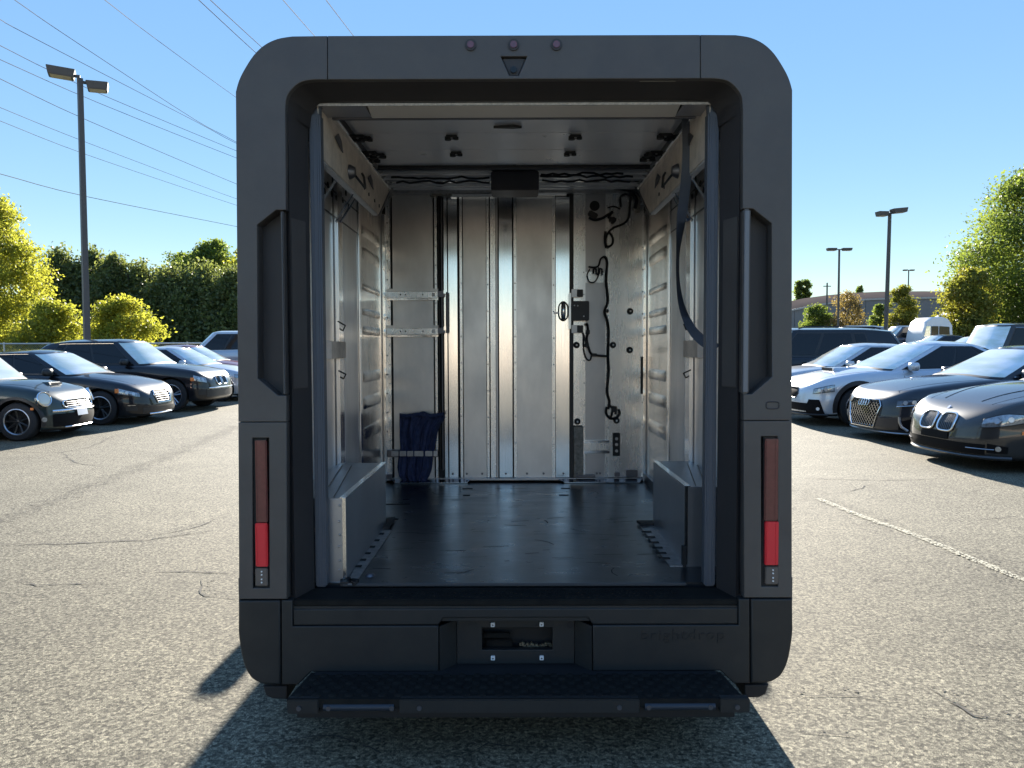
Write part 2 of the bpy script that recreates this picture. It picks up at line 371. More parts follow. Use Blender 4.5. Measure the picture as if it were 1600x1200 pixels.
# ---------------------------------------------------------------- foliage
def leaves(name, clumps, n, size, m, parent, seed, org, fluff=.62):
    """clumps: list of (center, radius xyz); n leaves in total; each leaf one quad"""
    g = np.random.default_rng(seed); K = len(clumps)
    wts = np.array([(c[1][0]*c[1][1]*c[1][2])**(2/3) for c in clumps]); wts /= wts.sum()
    idx = g.choice(K, n, p=wts)
    C = np.array([c[0] for c in clumps])[idx]; Rd = np.array([c[1] for c in clumps])[idx]
    d = g.normal(size=(n, 3)); d /= np.linalg.norm(d, axis=1)[:, None]
    rad = g.uniform(.1, 1.0, n)**.5*g.uniform(.8, 1.15, n); st = g.uniform(0, 1, n) < .22; rad[st] *= g.uniform(1.1, 1.9, st.sum())
    P = C+np.clip(g.normal(size=(n, 3)), -2.3, 2.3)*Rd*fluff-np.array(org)
    nn = g.normal(size=(n, 3))+d*.8+np.array([0, 0, .4]); nn /= np.linalg.norm(nn, axis=1)[:, None]
    t = g.normal(size=(n, 3)); t -= nn*(t*nn).sum(1)[:, None]; t /= np.linalg.norm(t, axis=1)[:, None]
    b = np.cross(nn, t); s = size*g.uniform(.55, 1.35, n)[:, None]
    V = np.stack([P-t*s*.5, P-b*s*.28, P+t*s*.5, P+b*s*.28], 1).reshape(-1, 3)
    me = bpy.data.meshes.new(name)
    me.vertices.add(4*n); me.vertices.foreach_set('co', V.ravel().astype(np.float32))
    me.loops.add(4*n); me.loops.foreach_set('vertex_index', np.arange(4*n, dtype=np.int32))
    me.polygons.add(n); me.polygons.foreach_set('loop_start', np.arange(0, 4*n, 4, dtype=np.int32))
    me.polygons.foreach_set('loop_total', np.full(n, 4, dtype=np.int32))
    crnd = g.uniform(0, 1, K)[idx]
    a = me.attributes.new('rnd', 'FLOAT', 'FACE'); a.data.foreach_set('value', np.clip(crnd*.55+g.uniform(0, .5, n), 0, 1).astype(np.float32))
    me.materials.append(m); me.update(); me.validate()
    o = bpy.data.objects.new(name, me); COL.objects.link(o); o.parent = parent
    return o
def tree(kind, px, D, ytop, width, m, label, cat='tree', group=None, nleaf=9000, leaf=.16, style='round', seed=1, low=.12, nclump=45, ybase=None):
    """px, ytop in photo pixels only used to size the tree at its true distance D"""
    g = np.random.default_rng(seed); x = (px-804)/F_PX*D; z0 = gz(D); nclump = int(nclump*2.4); nleaf = int(nleaf*1.5); leaf *= .85
    h = EYE+(546-ytop)/F_PX*D-z0; W = width/F_PX*D
    root = empty(kind, (x, D, z0), 0, label, cat, group)
    cl = []
    for i in range(nclump):
        t = low+(1-low)*(i+.5)/nclump
        if style == 'round': env = math.sin(math.pi*min(1, max(0, (t-low)/(1-low)))**.75)**.6
        elif style == 'wide': env = (1-((t-low)/(1-low))**2.2)**.6*(.6+.4*min(1, (t-low)*4))
        elif style == 'bush': env = (1-((t-low)/(1-low))**2.6)**.5
        elif style == 'cone': env = (1-(t-low)/(1-low))**.75*.95+.05
        else: env = .55+.4*math.sin(math.pi*t)
        if style == 'col': W_ = W*2.6
        else: W_ = W
        a = g.uniform(0, 6.283); rr_ = env*W/2*math.sqrt(g.uniform(.06, 1))*g.uniform(.8, 1.02)
        cr = W_*(.085 if style != 'cone' else .085)*g.uniform(.45, 1.5)*(.55+.45*env)
        zz = h*t+g.uniform(-.03, .03)*h
        zz = min(zz, h-cr*.75)
        if style == 'cone': cl.append(((x+rr_*math.cos(a), D+rr_*math.sin(a), z0+zz), (cr*.8, cr*.8, cr*1.5)))
        else: cl.append(((x+rr_*math.cos(a), D+rr_*math.sin(a), z0+zz), (cr, cr, cr*.72)))
    if style == 'cone':
        for k in range(7):
            rr_ = W*.42*g.uniform(-1, 1); hh = h*(1.0-.28*abs(rr_)/(W*.42)-g.uniform(0, .12)); c_ = W*.045
            cl.append(((x+rr_, D+g.uniform(-1, 1), z0+hh-c_*2.2), (c_*.8, c_*.8, c_*3.4)))
    leaves('crown', cl, nleaf, leaf, m, root, seed, (x, D, z0), .9 if style in ('bush', 'col') else .66)
    tb = MB(org=(x, D, z0)); r0 = max(.05, h*.018)
    tops = [Vector((x+g.uniform(-.04, .04)*W*k, D, z0+h*.85*k/6-(.15 if k == 0 else 0))) for k in range(7)]
    tb.tube(tops, [r0*(1-k/7.5) for k in range(7)], 7)
    for c, r_ in cl[::max(1, nclump//14)]:
        c = Vector(c); s = tops[0].lerp(tops[6], min(.8, max(.12, (c.z-z0)/h*.75)))
        tb.tube([s, s.lerp(c, .5)+Vector((0, 0, -.03*h)), c], [r0*.42, r0*.28, r0*.08], 5)
    tb.build('trunk', M['bark'], root, smooth=60)
    return root
# left side
LG = 'trees beyond the chain-link fence'
tree('deciduous_tree', -22, 35, 296, 190, M['leaf_yellow'], 'tall yellow-green tree at the left edge of the photo', nleaf=34000, leaf=.17, style='round', seed=3, low=.05, nclump=90)
for i, (px, yt, wd, D, lb) in enumerate([(80, 470, 115, 33.5, 'yellow-green bush between the tall yellow tree and the twin-head lamp post'), (196, 466, 112, 33.5, 'round yellow bush directly right of the left lamp post')]):
    tree('bush', px, D, yt, wd, M['leaf_yellow'], lb, 'bush', 'yellow autumn bushes along the fence', 11000, .17, 'bush', 20+i, .02, 40)
for i, (px, yt, wd, lb) in enumerate([
  (96, 398, 100, 'dark cedar left of the left lamp post'), (150, 398, 80, 'pointed dark cedar rising just behind the left lamp post'),
  (180, 408, 90, 'dark cedar directly right of the left lamp post'), (222, 424, 100, 'low dark cedar in the middle of the left tree line'),
  (268, 430, 110, 'rounded dark cedar above the black SUV bonnet'), (318, 424, 110, 'wide dark cedar above the silver roof SUV'),
  (365, 430, 90, 'dark cedar touching the left edge of the van')]):
    tree('cedar_tree', px, 62+2*(i % 2), yt, wd*1.75, M['leaf_cedar'], lb, 'cedar', 'dark cedars along the left fence', 15000, .34, 'cone', 40+i, .0, 70)
for i, (px, yt, wd, D, lb) in enumerate([(290, 396, 120, 86, 'light green tree rising behind the dark cedars'), (342, 376, 130, 84, 'tallest light green tree just left of the van top'), (392, 388, 130, 80, 'yellowish tree half hidden by the left edge of the van')]):
    tree('deciduous_tree', px, D, yt, wd, M['leaf_green'] if i < 2 else M['leaf_yellow'], lb, 'tree', LG, 11000, .42, 'round', 60+i, .1, 50)
# right side
tree('deciduous_tree', 1612, 50, 272, 262, M['leaf_green'], 'big green tree filling the upper right edge of the photo', nleaf=36000, leaf=.24, style='wide', seed=72, low=.14, nclump=120)
tree('deciduous_tree', 1512, 47, 424, 95, M['leaf_olive'], 'smaller olive tree in front of the big tree', nleaf=11000, leaf=.24, style='bush', seed=73, low=.03, nclump=50)
tree('deciduous_tree', 1600, 54, 420, 190, M['leaf_green'], 'dark green understorey tree behind the white shed', nleaf=9000, leaf=.3, style='bush', seed=74, low=.02, nclump=50)
tree('deciduous_tree', 1407, 66, 450, 52, M['leaf_olive'], 'young olive tree behind the taller right lamp post', nleaf=11000, leaf=.2, style='bush', seed=75, low=.03, nclump=35)
tree('deciduous_tree', 1372, 70, 478, 34, M['leaf_green'], 'low green tree left of the taller right lamp post', nleaf=7000, leaf=.2, style='bush', seed=76, low=.03, nclump=25)
tree('deciduous_tree', 1322, 64, 458, 58, M['leaf_rust'], 'thin rusty tree behind the shorter right lamp post', nleaf=3500, leaf=.2, style='bush', seed=77, low=.15, nclump=40)
tree('deciduous_tree', 1275, 66, 478, 50, M['leaf_green'], 'grey green bushy tree beside the right edge of the van', nleaf=8000, leaf=.2, style='bush', seed=78, low=.03, nclump=30)
for i, (px, yt, lb) in enumerate([(1247, 443, 'first slim poplar beside the van, far away'), (1258, 441, 'second slim poplar from the van, far away'), (1342, 449, 'slim far poplar above the building roof'), ]):
    tree('poplar_tree', px, 170, yt, 11, M['leaf_green'], lb, 'poplar', 'distant poplars behind the building', 4000, .6, 'col', 80+i, .1, 16)

wr_ = empty('distant_woods', (-20, 165, 3.85)); g_ = np.random.default_rng(99)
cl_ = [((x_, 165+g_.uniform(-5, 5), 3.85+g_.uniform(.5, 8.5)*(.8+.25*math.sin(x_*.11))), (2.2, 2.2, 1.8)) for x_ in np.linspace(-150, 46, 420)]
wo_ = leaves('distant_woods', cl_, 30000, .9, M['leaf_green'], None, 98, (0, 0, 0)); bpy.data.objects.remove(wr_)
tag(wo_, 'far wood line behind the van at the end of the lot', kind='stuff')
# ---------------------------------------------------------------- far building with a curved roof, sheds
M['roof_grey'] = mat('weathered roof sheet', (.15, .12, .105), 1, noise=.15, nscale=.3, spec=0)
M['roof_edge'] = mat('pale roof edge', (.50, .45, .40), .6)
M['cladding'] = mat('grey wall cladding', (.24, .22, .21), .8, noise=.1, nscale=.4)
bx0 = (1205-804)/F_PX*130; Yb = 130.0
hb = empty('warehouse', (bx0+30, Yb, gz(Yb)), 0, 'long low warehouse with a curved grey roof on the right horizon', 'warehouse')
def wz(py, D=Yb): return EYE+(546-py)/F_PX*D
def wx(px, D=Yb): return (px-804)/F_PX*D
prof = [(1205, 484), (1240, 475), (1275, 468), (1310, 463.5), (1350, 460), (1400, 458), (1470, 457.5), (1540, 459), (1600, 463), (1660, 470)]
mb = MB(hb.location); low, top = [], []
rf = [[], [], []]
for px, py in prof:
    rf[0].append(Vector((wx(px), Yb, wz(py+9)))); rf[1].append(Vector((wx(px), Yb+6, wz(py, Yb+6)))); rf[2].append(Vector((wx(px), Yb+45, wz(py+4, Yb+6))))
mb.grid(rf); mb.build('roof', M['roof_grey'], hb, smooth=30)
mb = MB(hb.location)
for a, b in zip(prof[:-1], prof[1:]):
    mb.hexa([Vector((wx(a[0]), Yb-.2, wz(a[1]+9))), Vector((wx(b[0])-.001, Yb-.2, wz(b[1]+9))), Vector((wx(b[0])-.001, Yb-.2, wz(b[1]+11.5))), Vector((wx(a[0]), Yb-.2, wz(a[1]+11.5)))],
            [Vector((wx(a[0]), Yb+.3, wz(a[1]+9))), Vector((wx(b[0])-.001, Yb+.3, wz(b[1]+9))), Vector((wx(b[0])-.001, Yb+.3, wz(b[1]+11.5))), Vector((wx(a[0]), Yb+.3, wz(a[1]+11.5)))])
mb.build('roof_edge', M['roof_edge'], hb)
for a, b in zip(prof[:-1], prof[1:]):
    mb = MB(hb.location)
    mb.hexa([Vector((wx(a[0])+.06, Yb+.02, wz(a[1]+11))), Vector((wx(b[0]), Yb+.02, wz(b[1]+11))), Vector((wx(b[0]), Yb+.02, gz(Yb)-.3)), Vector((wx(a[0])+.06, Yb+.02, gz(Yb)-.3))],
            [Vector((wx(a[0])+.06, Yb+45, wz(a[1]+11))), Vector((wx(b[0]), Yb+45, wz(b[1]+11))), Vector((wx(b[0]), Yb+45, gz(Yb)-.3)), Vector((wx(a[0])+.06, Yb+45, gz(Yb)-.3))])
    mb.build('wall_panel', M['cladding'], hb)
# white shed on the right
Ds = 58.0; M['shed'] = mat('cream shed sheet', (.55, .52, .45), .6, noise=.1, nscale=2); M['shed_dark'] = mat('shed door recess', (.2, .2, .19), .7)
sx0, sx1, sx2 = wx(1516, Ds), wx(1546, Ds), wx(1680, Ds)
sr = empty('shed', ((sx0+sx2)/2, Ds+2, gz(Ds)), 0, 'cream metal shed with a low gable at the right edge', 'shed')
zt, ze, zb = wz(486, Ds), wz(492, Ds), gz(Ds)-.1
mb = MB(sr.location); xm = (sx0+sx1)/2
mb.prism([(sx0, Ds, zb), (sx1, Ds, zb), (sx1, Ds, ze-.1), (xm, Ds, zt-.1), (sx0, Ds, ze-.1)], (0, 5, 0)); mb.build('gable_wall', M['shed'], sr)
mb = MB(sr.location)
for a, b, za, zb_ in ((sx0-.15, xm, ze-.12, zt), (xm, sx1+.05, zt, ze-.12)):
    mb.hexa([(a, Ds-.2, za), (b, Ds-.2, zb_), (b, Ds+5.2, zb_), (a, Ds+5.2, za)], [(a, Ds-.2, za-.12), (b, Ds-.2, zb_-.12), (b, Ds+5.2, zb_-.12), (a, Ds+5.2, za-.12)])
mb.build('roof', M['white'], sr)
MB(sr.location).box(sx0+.45, sx0+1.0, Ds-.03, Ds+.0, zb, zb+2.0).build('door', M['shed_dark'], sr)
MB(sr.location).box(sx1+.06, sx2, Ds+.3, Ds+5, ze-.28, ze-.12).build('long_roof', M['white'], sr)
n = 14
for i in range(n):
    a = sx1+.06+(sx2-sx1-.1)*i/n; b = sx1+.06+(sx2-sx1-.1)*(i+1)/n-.06
    MB(sr.location).box(a, b, Ds+.5, Ds+.58, zb, ze-.28).build('wall_panel', M['shed'], sr)
MB(sr.location).box(sx1+.06, sx2, Ds+.6, Ds+4.9, zb, ze-.3).build('inner_wall', M['shed_dark'], sr)
# unseen building added behind the camera for warm reflections and fill light
M['brick'] = mat('tan brick', (.46, .38, .30), .85, noise=.25, nscale=5)
ob = empty('added_building', (0, -64, 0), 0, 'unseen low tan brick building added behind the viewer to warm the reflections in the van walls', 'building')
MB(ob.location).box(-80, 80, -80, -64, -.2, 4.0).build('wall', M['brick'], ob)
MB(ob.location).box(-80.4, 80.4, -80.4, -63.6, 4.0, 4.4).build('roof', M['roof_edge'], ob)
for i in range(17):
    x = -72+i*9; MB(ob.location).box(x-1.4, x+1.4, -63.99, -63.9, 1.0, 2.8).build('window', M['side_glass'], ob)
MB(ob.location).box(-1.1+2.5, 1.1+2.5, -63.98, -63.88, 0, 2.5).build('door', M['trim'], ob)

# ---------------------------------------------------------------- fence on the left
Df = 31.0; fx0, fx1 = -30.0, -7.0
fr = empty('chain_link_fence', (-15, Df, gz(Df)), 0, 'grey chain-link fence with a pale top rail in front of the left trees', 'fence')
M['galv'] = mat('galvanised pipe', (.52, .52, .50), .45, .5)
zf = gz(Df)+1.37
MB(fr.location).tube([(fx0, Df, zf), (fx1, Df, zf)], .032, 8).build('top_rail', M['galv'], fr, smooth=60)
x = fx0
while x <= fx1+.01:
    MB(fr.location).tube([(x, Df, gz(Df)-.1), (x, Df, zf+.06)], .034, 8).build('post', M['galv'], fr, smooth=60); x += 2.43
mb = MB(fr.location)
x = fx0
while x < fx1:
    for s in (1, -1):
        a = Vector((x, Df+.01*s, gz(Df)+.05 if s > 0 else zf-.03)); b = Vector((x+1.35, Df+.01*s, zf-.03 if s > 0 else gz(Df)+.05))
        mb.tube([a, b], .003, 3, cap=False)
    x += .085
mb.build('wire_mesh', M['galv'], fr, kind='stuff', recalc=False)
vb = MB(); vb.grid([[(x, y, gz(y)+.03) for x in (-300, -60, -20, -4)] for y in (31.6, 33, 36, 40, 60, 100, 129)])
tag(vb.build('verge', mat('rough grass verge', (.07, .085, .03), .9, noise=.5, nscale=3), recalc=False), 'grassy verge under the left trees', kind='structure')

# ---------------------------------------------------------------- lamp posts
def lamp_post(px, D, ytop, label, heads, r=.075, lean=0, group='twin-head parking lot lamp posts'):
    x = wx(px, D); z0 = gz(D); zt = EYE+(546-ytop)/F_PX*D
    o = (x, D, z0); rt = empty('lamp_post', o, 0, label, 'lamp post', group)
    MB(o).tube([(x, D, z0+.6), (x+lean, D, zt)], [r*1.15, r*.9], 4 if r > .06 else 8).build('pole', M['pole'], rt)
    MB(o).disc((x, D, z0-.1), (0, 0, 1), .28, .75, 14).build('base', mat('concrete', (.4, .38, .35), .8), rt, smooth=50)
    for dx, dy, L_, W_, H_, rz, tilt, zo in heads:
        rot = Euler((0, tilt, rz)).to_matrix(); c = Vector((x+lean+dx, D+dy, zt+zo))
        hb_ = MB(o)
        a = [Vector((-L_/2, -W_/2, H_/2)), Vector((L_/2, -W_/2, H_/2)), Vector((L_/2, W_/2, H_/2)), Vector((-L_/2, W_/2, H_/2))]
        b = [Vector((v.x*.86, v.y*.86, -H_/2)) for v in a]
        hb_.hexa([c+rot@v for v in a], [c+rot@v for v in b]); head = hb_.build('lamp_head', M['pole'], rt, bevel=.012)
        MB(o).cbox(c+rot@Vector((0, 0, -H_/2-.006)), (L_*.72, W_*.72, .012), rot).build('lens', M['lamp_under'], head)
        s = 1 if dx > 0 else -1
        MB(o).cbox(Vector((x+lean+dx*.3, D+dy*.3, zt+zo*.6)), (max(.1, abs(dx)*.7), .07, .07), Euler((0, 0, math.atan2(dy, dx))).to_matrix()).build('arm', M['pole'], head)
    return rt
lamp_post(136, 22.5, 127, 'large twin-head lamp post standing left of the van among the parked cars',
          [(-.42, -.2, .72, .48, .22, R(25), R(3), .08), (.36, .25, .58, .46, .22, R(25), R(-2), -.16)], .1, -.0)
lamp_post(1382, 46, 337, 'taller twin-head lamp post right of the van', [(-.45, 0, .62, .5, .26, R(8), 0, -.05), (.48, -.1, .9, .5, .26, R(8), R(-6), .12)], .12, .12)
lamp_post(1308, 62, 393, 'shorter twin-head lamp post just right of the van edge', [(-.6, 0, .75, .45, .2, 0, 0, .02), (.6, 0, .75, .45, .2, 0, 0, .02)], .09)
lamp_post(1416, 92, 425, 'farthest small lamp post above the warehouse roof', [(-.4, 0, .5, .4, .14, 0, 0, 0), (.4, 0, .5, .4, .14, 0, 0, 0)], .08)
u = empty('utility_pole', (wx(1290, 95), 95, gz(95)), 0, 'thin bare wooden pole between the shorter lamp post and the van', 'pole')
MB(u.location).tube([(wx(1290, 95), 95, gz(95)), (wx(1290, 95), 95, wz(444, 95))], [.14, .09], 8).build('shaft', M['pole'], u)
MB(u.location).box(wx(1290, 95)-.45, wx(1290, 95)+.45, 94.95, 95.05, wz(450, 95), wz(450, 95)+.1).build('crossarm', M['pole'], u)

# ---------------------------------------------------------------- power lines (two spans crossing the lot high on the left)
WL = [([(28,0),(115,60),(305,185),(369,220)], 'uppermost power line of the bundle, meeting the next one by the van'),
 ([(0,27),(60,60),(310,190),(369,222)], 'power line second from the top, joining the uppermost at the van'),
 ([(168,0),(246,60),(369,150)], 'power line crossing the upper left sky alone'),
 ([(314,0),(400,80)], 'first of the pair of power lines above the van corner'),
 ([(332,0),(410,72)], 'second of the pair of power lines above the van corner'),
 ([(445,0),(492,54)], 'short power line above the left seam of the van roof'),
 ([(512,0),(553,54)], 'rightmost short power line above the van roof'),
 ([(0,68),(79,108),(179,154),(367,233)], 'power line passing just at the left lamp head'),
 ([(0,90),(158,160),(369,245)], 'power line passing just under the left lamp heads'),
 ([(0,120),(140,187),(358,281)], 'power line crossing the upper part of the left lamp pole'),
 ([(0,165),(140,222),(350,302)], 'power line crossing the lamp pole, upper of a close pair'),
 ([(0,186),(140,241),(342,310)], 'power line crossing the lamp pole, lower of a close pair'),
 ([(0,269),(140,306),(367,352)], 'lowest and flattest power line in the left sky')]
for i, (pts, lb) in enumerate(WL):
    (xa, ya), (xb, yb) = pts[0], pts[-1]
    dx, dy = xb-xa, yb-ya; pp = [(xa-dx*.25, ya-dy*.27)]+pts+[(xb+dx*.3, yb+dy*.27)]
    d0, d1 = (34, 62) if dx > 150 else (30, 40)
    P = [atY(x_, y_, d0+(d1-d0)*(x_-xa)/(xb-xa)) for x_, y_ in pp]
    # smooth
    Q = []
    for k in range(len(P)-1):
        p0 = P[max(k-1, 0)]; p1 = P[k]; p2 = P[k+1]; p3 = P[min(k+2, len(P)-1)]
        for t in (0, .25, .5, .75):
            Q.append(.5*((2*p1)+(p2-p0)*t+(2*p0-5*p1+4*p2-p3)*t*t+(3*p1-p0-3*p2+p3)*t**3))
    Q.append(P[-1]); dA = (Q[0]-Q[1]).normalized(); dB = (Q[-1]-Q[-2]).normalized()
    Q = [Q[0]+dA*30+Vector((0, 0, 2.5)), Q[0]+dA*12+Vector((0, 0, .5))]+Q+[Q[-1]+dB*16+Vector((0, 0, .8)), Q[-1]+dB*40+Vector((0, 0, 4))]
    mb = MB(Q[0]); mb.tube(Q, .016 if i not in (10, 11) else .013, 5)
    o = mb.build('power_line', M['wire']); o.location = Q[0]
    tag(o, lb, 'power line', 'overhead power lines on the left')
# ================================================================ the delivery van
M['alu_box'] = mat('grey wheel box sheet', (.42, .44, .48), .34, .85, noise=.15, nscale=3)
M['alu_c0'] = mat('grey roof sheet', (.50, .50, .54), .4, .8, noise=.15, nscale=3)
YR = F_PX/410.0            # rear face plane, 2.976 m from the camera
YB = 5.67                  # bulkhead plane
VO = (0.0, 5.9, 0.0)
van = empty('delivery_van', VO, 0, 'black boxy delivery van with its rear roller door open, showing the empty metal cargo bay', 'van')
Zf = atY(804, 752, YB).z   # cargo floor
def V(): return MB(VO)
def P2(px, py, Y):
    p = atY(px, py, Y); return (p.x, p.z)
def bpx(x0, y0, x1, y1, Y, th):
    """box whose near face, at depth Y, covers the given span; th deep"""
    a = atY(x0, y0, Y); b = atY(x1, y1, Y); mb = V(); mb.box(a.x, b.x, Y, Y+th, a.z, b.z); return mb
def curve_mesh(name, outer, holes, Y, th, mat_, parent, bevel=.0, smooth=40, label=None):
    """flat plate in the XZ plane with holes; near face at Y, th thick"""
    cu = bpy.data.curves.new(name, 'CURVE'); cu.dimensions = '2D'; cu.fill_mode = 'BOTH'
    for poly in [outer]+list(holes):
        sp = cu.splines.new('POLY'); sp.points.add(len(poly)-1)
        for k, (x, z) in enumerate(poly): sp.points[k].co = (x, z, 0, 1)
        sp.use_cyclic_u = True
    cu.extrude = th/2-bevel; cu.bevel_depth = bevel; cu.bevel_resolution = 3; cu.offset = -bevel
    t = bpy.data.objects.new('tmp', cu); COL.objects.link(t)
    dg = bpy.context.evaluated_depsgraph_get(); dg.update()
    me = bpy.data.meshes.new_from_object(t.evaluated_get(dg)); bpy.data.objects.remove(t); bpy.data.curves.remove(cu)
    me.transform(Matrix.Translation((-VO[0], Y+th/2-VO[1], -VO[2])) @ Matrix.Rotation(math.pi/2, 4, 'X'))
    me.materials.clear(); me.materials.append(mat_)
    for p in me.polygons: p.use_smooth = True
    me.set_sharp_from_angle(angle=R(smooth)); me.name = name
    o = bpy.data.objects.new(name, me); COL.objects.link(o); o.parent = parent
    return tag(o, label=label)
def pts(l, Y): return [P2(x, y, Y) for x, y in l]
def mir(l): return [(1609-x, y) for x, y in l]
def smooth_poly(l, n=4, closed=False):
    out = []; m = len(l)
    for k in range(m-1):
        p0 = l[max(k-1, 0)]; p1 = l[k]; p2 = l[k+1]; p3 = l[min(k+2, m-1)]
        for i in range(n):
            t = i/n
            out.append(tuple(.5*((2*p1[c])+(p2[c]-p0[c])*t+(2*p0[c]-5*p1[c]+4*p2[c]-p3[c])*t*t+(3*p1[c]-p0[c]-3*p2[c]+p3[c])*t**3) for c in range(len(p1))))
    out.append(l[-1]); return out
cornerL = smooth_poly([(369.5, 142), (374, 126), (382, 109), (397.5, 85), (414.6, 69), (434.8, 59.5), (458, 55.5)], 4)
innerL = smooth_poly([(447, 172), (449, 152), (457.8, 137.8), (472, 127), (492, 123.5)], 4)
notchL = [(447.5, 617), (434, 617), (402.5, 590), (402.5, 350), (432, 327), (447.5, 327)]
# -- rear face frame: left and right uprights (split by the seam at y=658) and the top beam
def face_upright(side):
    f = (lambda l: l) if side < 0 else mir
    outer = cornerL+[(512.7, 55)]+[(512.7, 123.4)]+innerL[::-1]+[(447.5, 320)]+notchL[::-1]+[(447.5, 657.9)]+[(372, 657.9)]
    curve_mesh('rear_frame_upright', pts(f(outer), YR), [], YR, .07, M['van_black'], van, bevel=.003)
    low = [(372, 658.9), (447.5, 658.9), (447.5, 935), (372.4, 935)]
    lt = [(394, 683), (420, 683), (420, 918), (394, 918)]
    curve_mesh('rear_frame_upright', pts(f(low), YR), [pts(f(lt), YR)], YR, .07, M['van_black'], van, bevel=.003)
    # notch (grab handle pocket)
    nb = [(398, 345), (480, 322), (480, 622), (398, 598)]
    nl = notchL+[(447.5, 320)]
    mb = V(); q = [Vector((x, YR+.068, z)) for x, z in pts(f([(398, 350), (432, 322), (452, 322), (452, 622), (432, 622), (398, 592)]), YR)]
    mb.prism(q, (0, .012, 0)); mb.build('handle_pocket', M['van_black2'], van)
    mb = bpx(*([438.5, 327, 446.5, 617] if side < 0 else [1162.5, 327, 1170.5, 617]), YR-.004, .05)
    mb.build('grab_handle', M['van_black'], van, bevel=.006, smooth=50)
    # light grey edge strip of the grab handle
    mb = bpx(*([440.5, 330, 444.5, 614] if side < 0 else [1164.5, 330, 1168.5, 614]), YR-.008, .006)
    mb.build('handle_strip', mat('satin grip strip', (.16, .17, .19), .35), van, bevel=.002)
    # slanted reveal between face and door track
    Yi = YR+.16
    a0 = atY(*f([(447.5, 172)])[0], YR); a1 = atY(*f([(447.5, 940)])[0], YR)
    xi = atY(*f([(486, 500)])[0], Yi).x
    zt = a0.z; zb_ = Zf-.01
    mb = V(); mb.slab([[Vector((a0.x, YR+.03, zb_)), Vector((a0.x, YR+.03, zt))], [Vector((xi, Yi, zb_)), Vector((xi, Yi, zt))]], Vector((.02*side, .02, 0)))
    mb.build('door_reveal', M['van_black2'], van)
    # raised pad beside the handle
    pa = lambda t, z: Vector((a0.x+(xi-a0.x)*t-.004*side, YR+.03+(Yi-YR-.03)*t-.004, z))
    z1, z2 = atY(460, 341, YR+.06).z, atY(460, 606, YR+.06).z
    mb = V(); mb.slab([[pa(.03, z2), pa(.03, z1)], [pa(.78, z2+.0), pa(.78, z1)]], Vector((.006*side, .006, 0)))
    mb.build('handle_pad', M['van_black'], van, bevel=.003)
for s_ in (-1, 1): face_upright(s_)
topb = [(513.5, 55), (1095.5, 55), (1095.5, 123.4), (513.5, 123.4)]
pod = [(784, 88), (825, 88), (812, 118), (797, 118)]
curve_mesh('rear_frame_header', pts(topb, YR), [pts(pod, YR)], YR, .07, M['van_black'], van, bevel=.003)
# inner rounded reveal across the top
Yi = YR+.16
inn_f = innerL+mir(innerL)[::-1]
A = [Vector((x, YR+.03, z)) for x, z in pts(inn_f, YR)]
tgt = smooth_poly([(486, 200), (488, 180), (497, 165), (512, 158.5), (560, 157.5)], 4)
tgt = tgt[::1]; n1 = len(innerL)
tg = [tgt[int(round(i*(len(tgt)-1)/(n1-1)))] for i in range(n1)]
B = [Vector((x, Yi, z)) for x, z in pts(tg+mir(tg)[::-1], Yi)]
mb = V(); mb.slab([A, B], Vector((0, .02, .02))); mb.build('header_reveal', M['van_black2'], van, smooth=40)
# roof-side filler behind the frame
mb = bpx(500, 118, 1109, 159, Yi+.001, .02); mb.build('header_lip', M['van_black2'], van)
# three round marker lights, camera pod, sticker, button
for px in (737, 804, 871):
    c = atY(px, 70.5, YR); mb = V(); mb.disc((c.x, YR-.006, c.z), (0, 1, 0), .021, .012, 20); ml = mb.build('marker_light', M['van_black2'], van, smooth=40)
    mb = V(); mb.disc((c.x, YR-.010, c.z), (0, 1, 0), .013, .01, 16, .014); mb.build('lens', M['dark_red'], ml, smooth=40)
a = pts([(786, 89.5), (823, 89.5), (811, 117), (798, 117)], YR)
mb = V(); mb.hexa([Vector((x, YR+.012, z)) for x, z in a], [Vector((x, YR+.05, z)) for x, z in a]); cp = mb.build('camera_pod', M['van_black2'], van, bevel=.003)
c = atY(804, 108, YR); mb = V(); mb.disc((c.x, YR+.002, c.z), (0, 1, 0), .012, .02, 16); mb.build('camera_lens', M['side_glass'], cp, smooth=40)
c = atY(805, 110, YR)
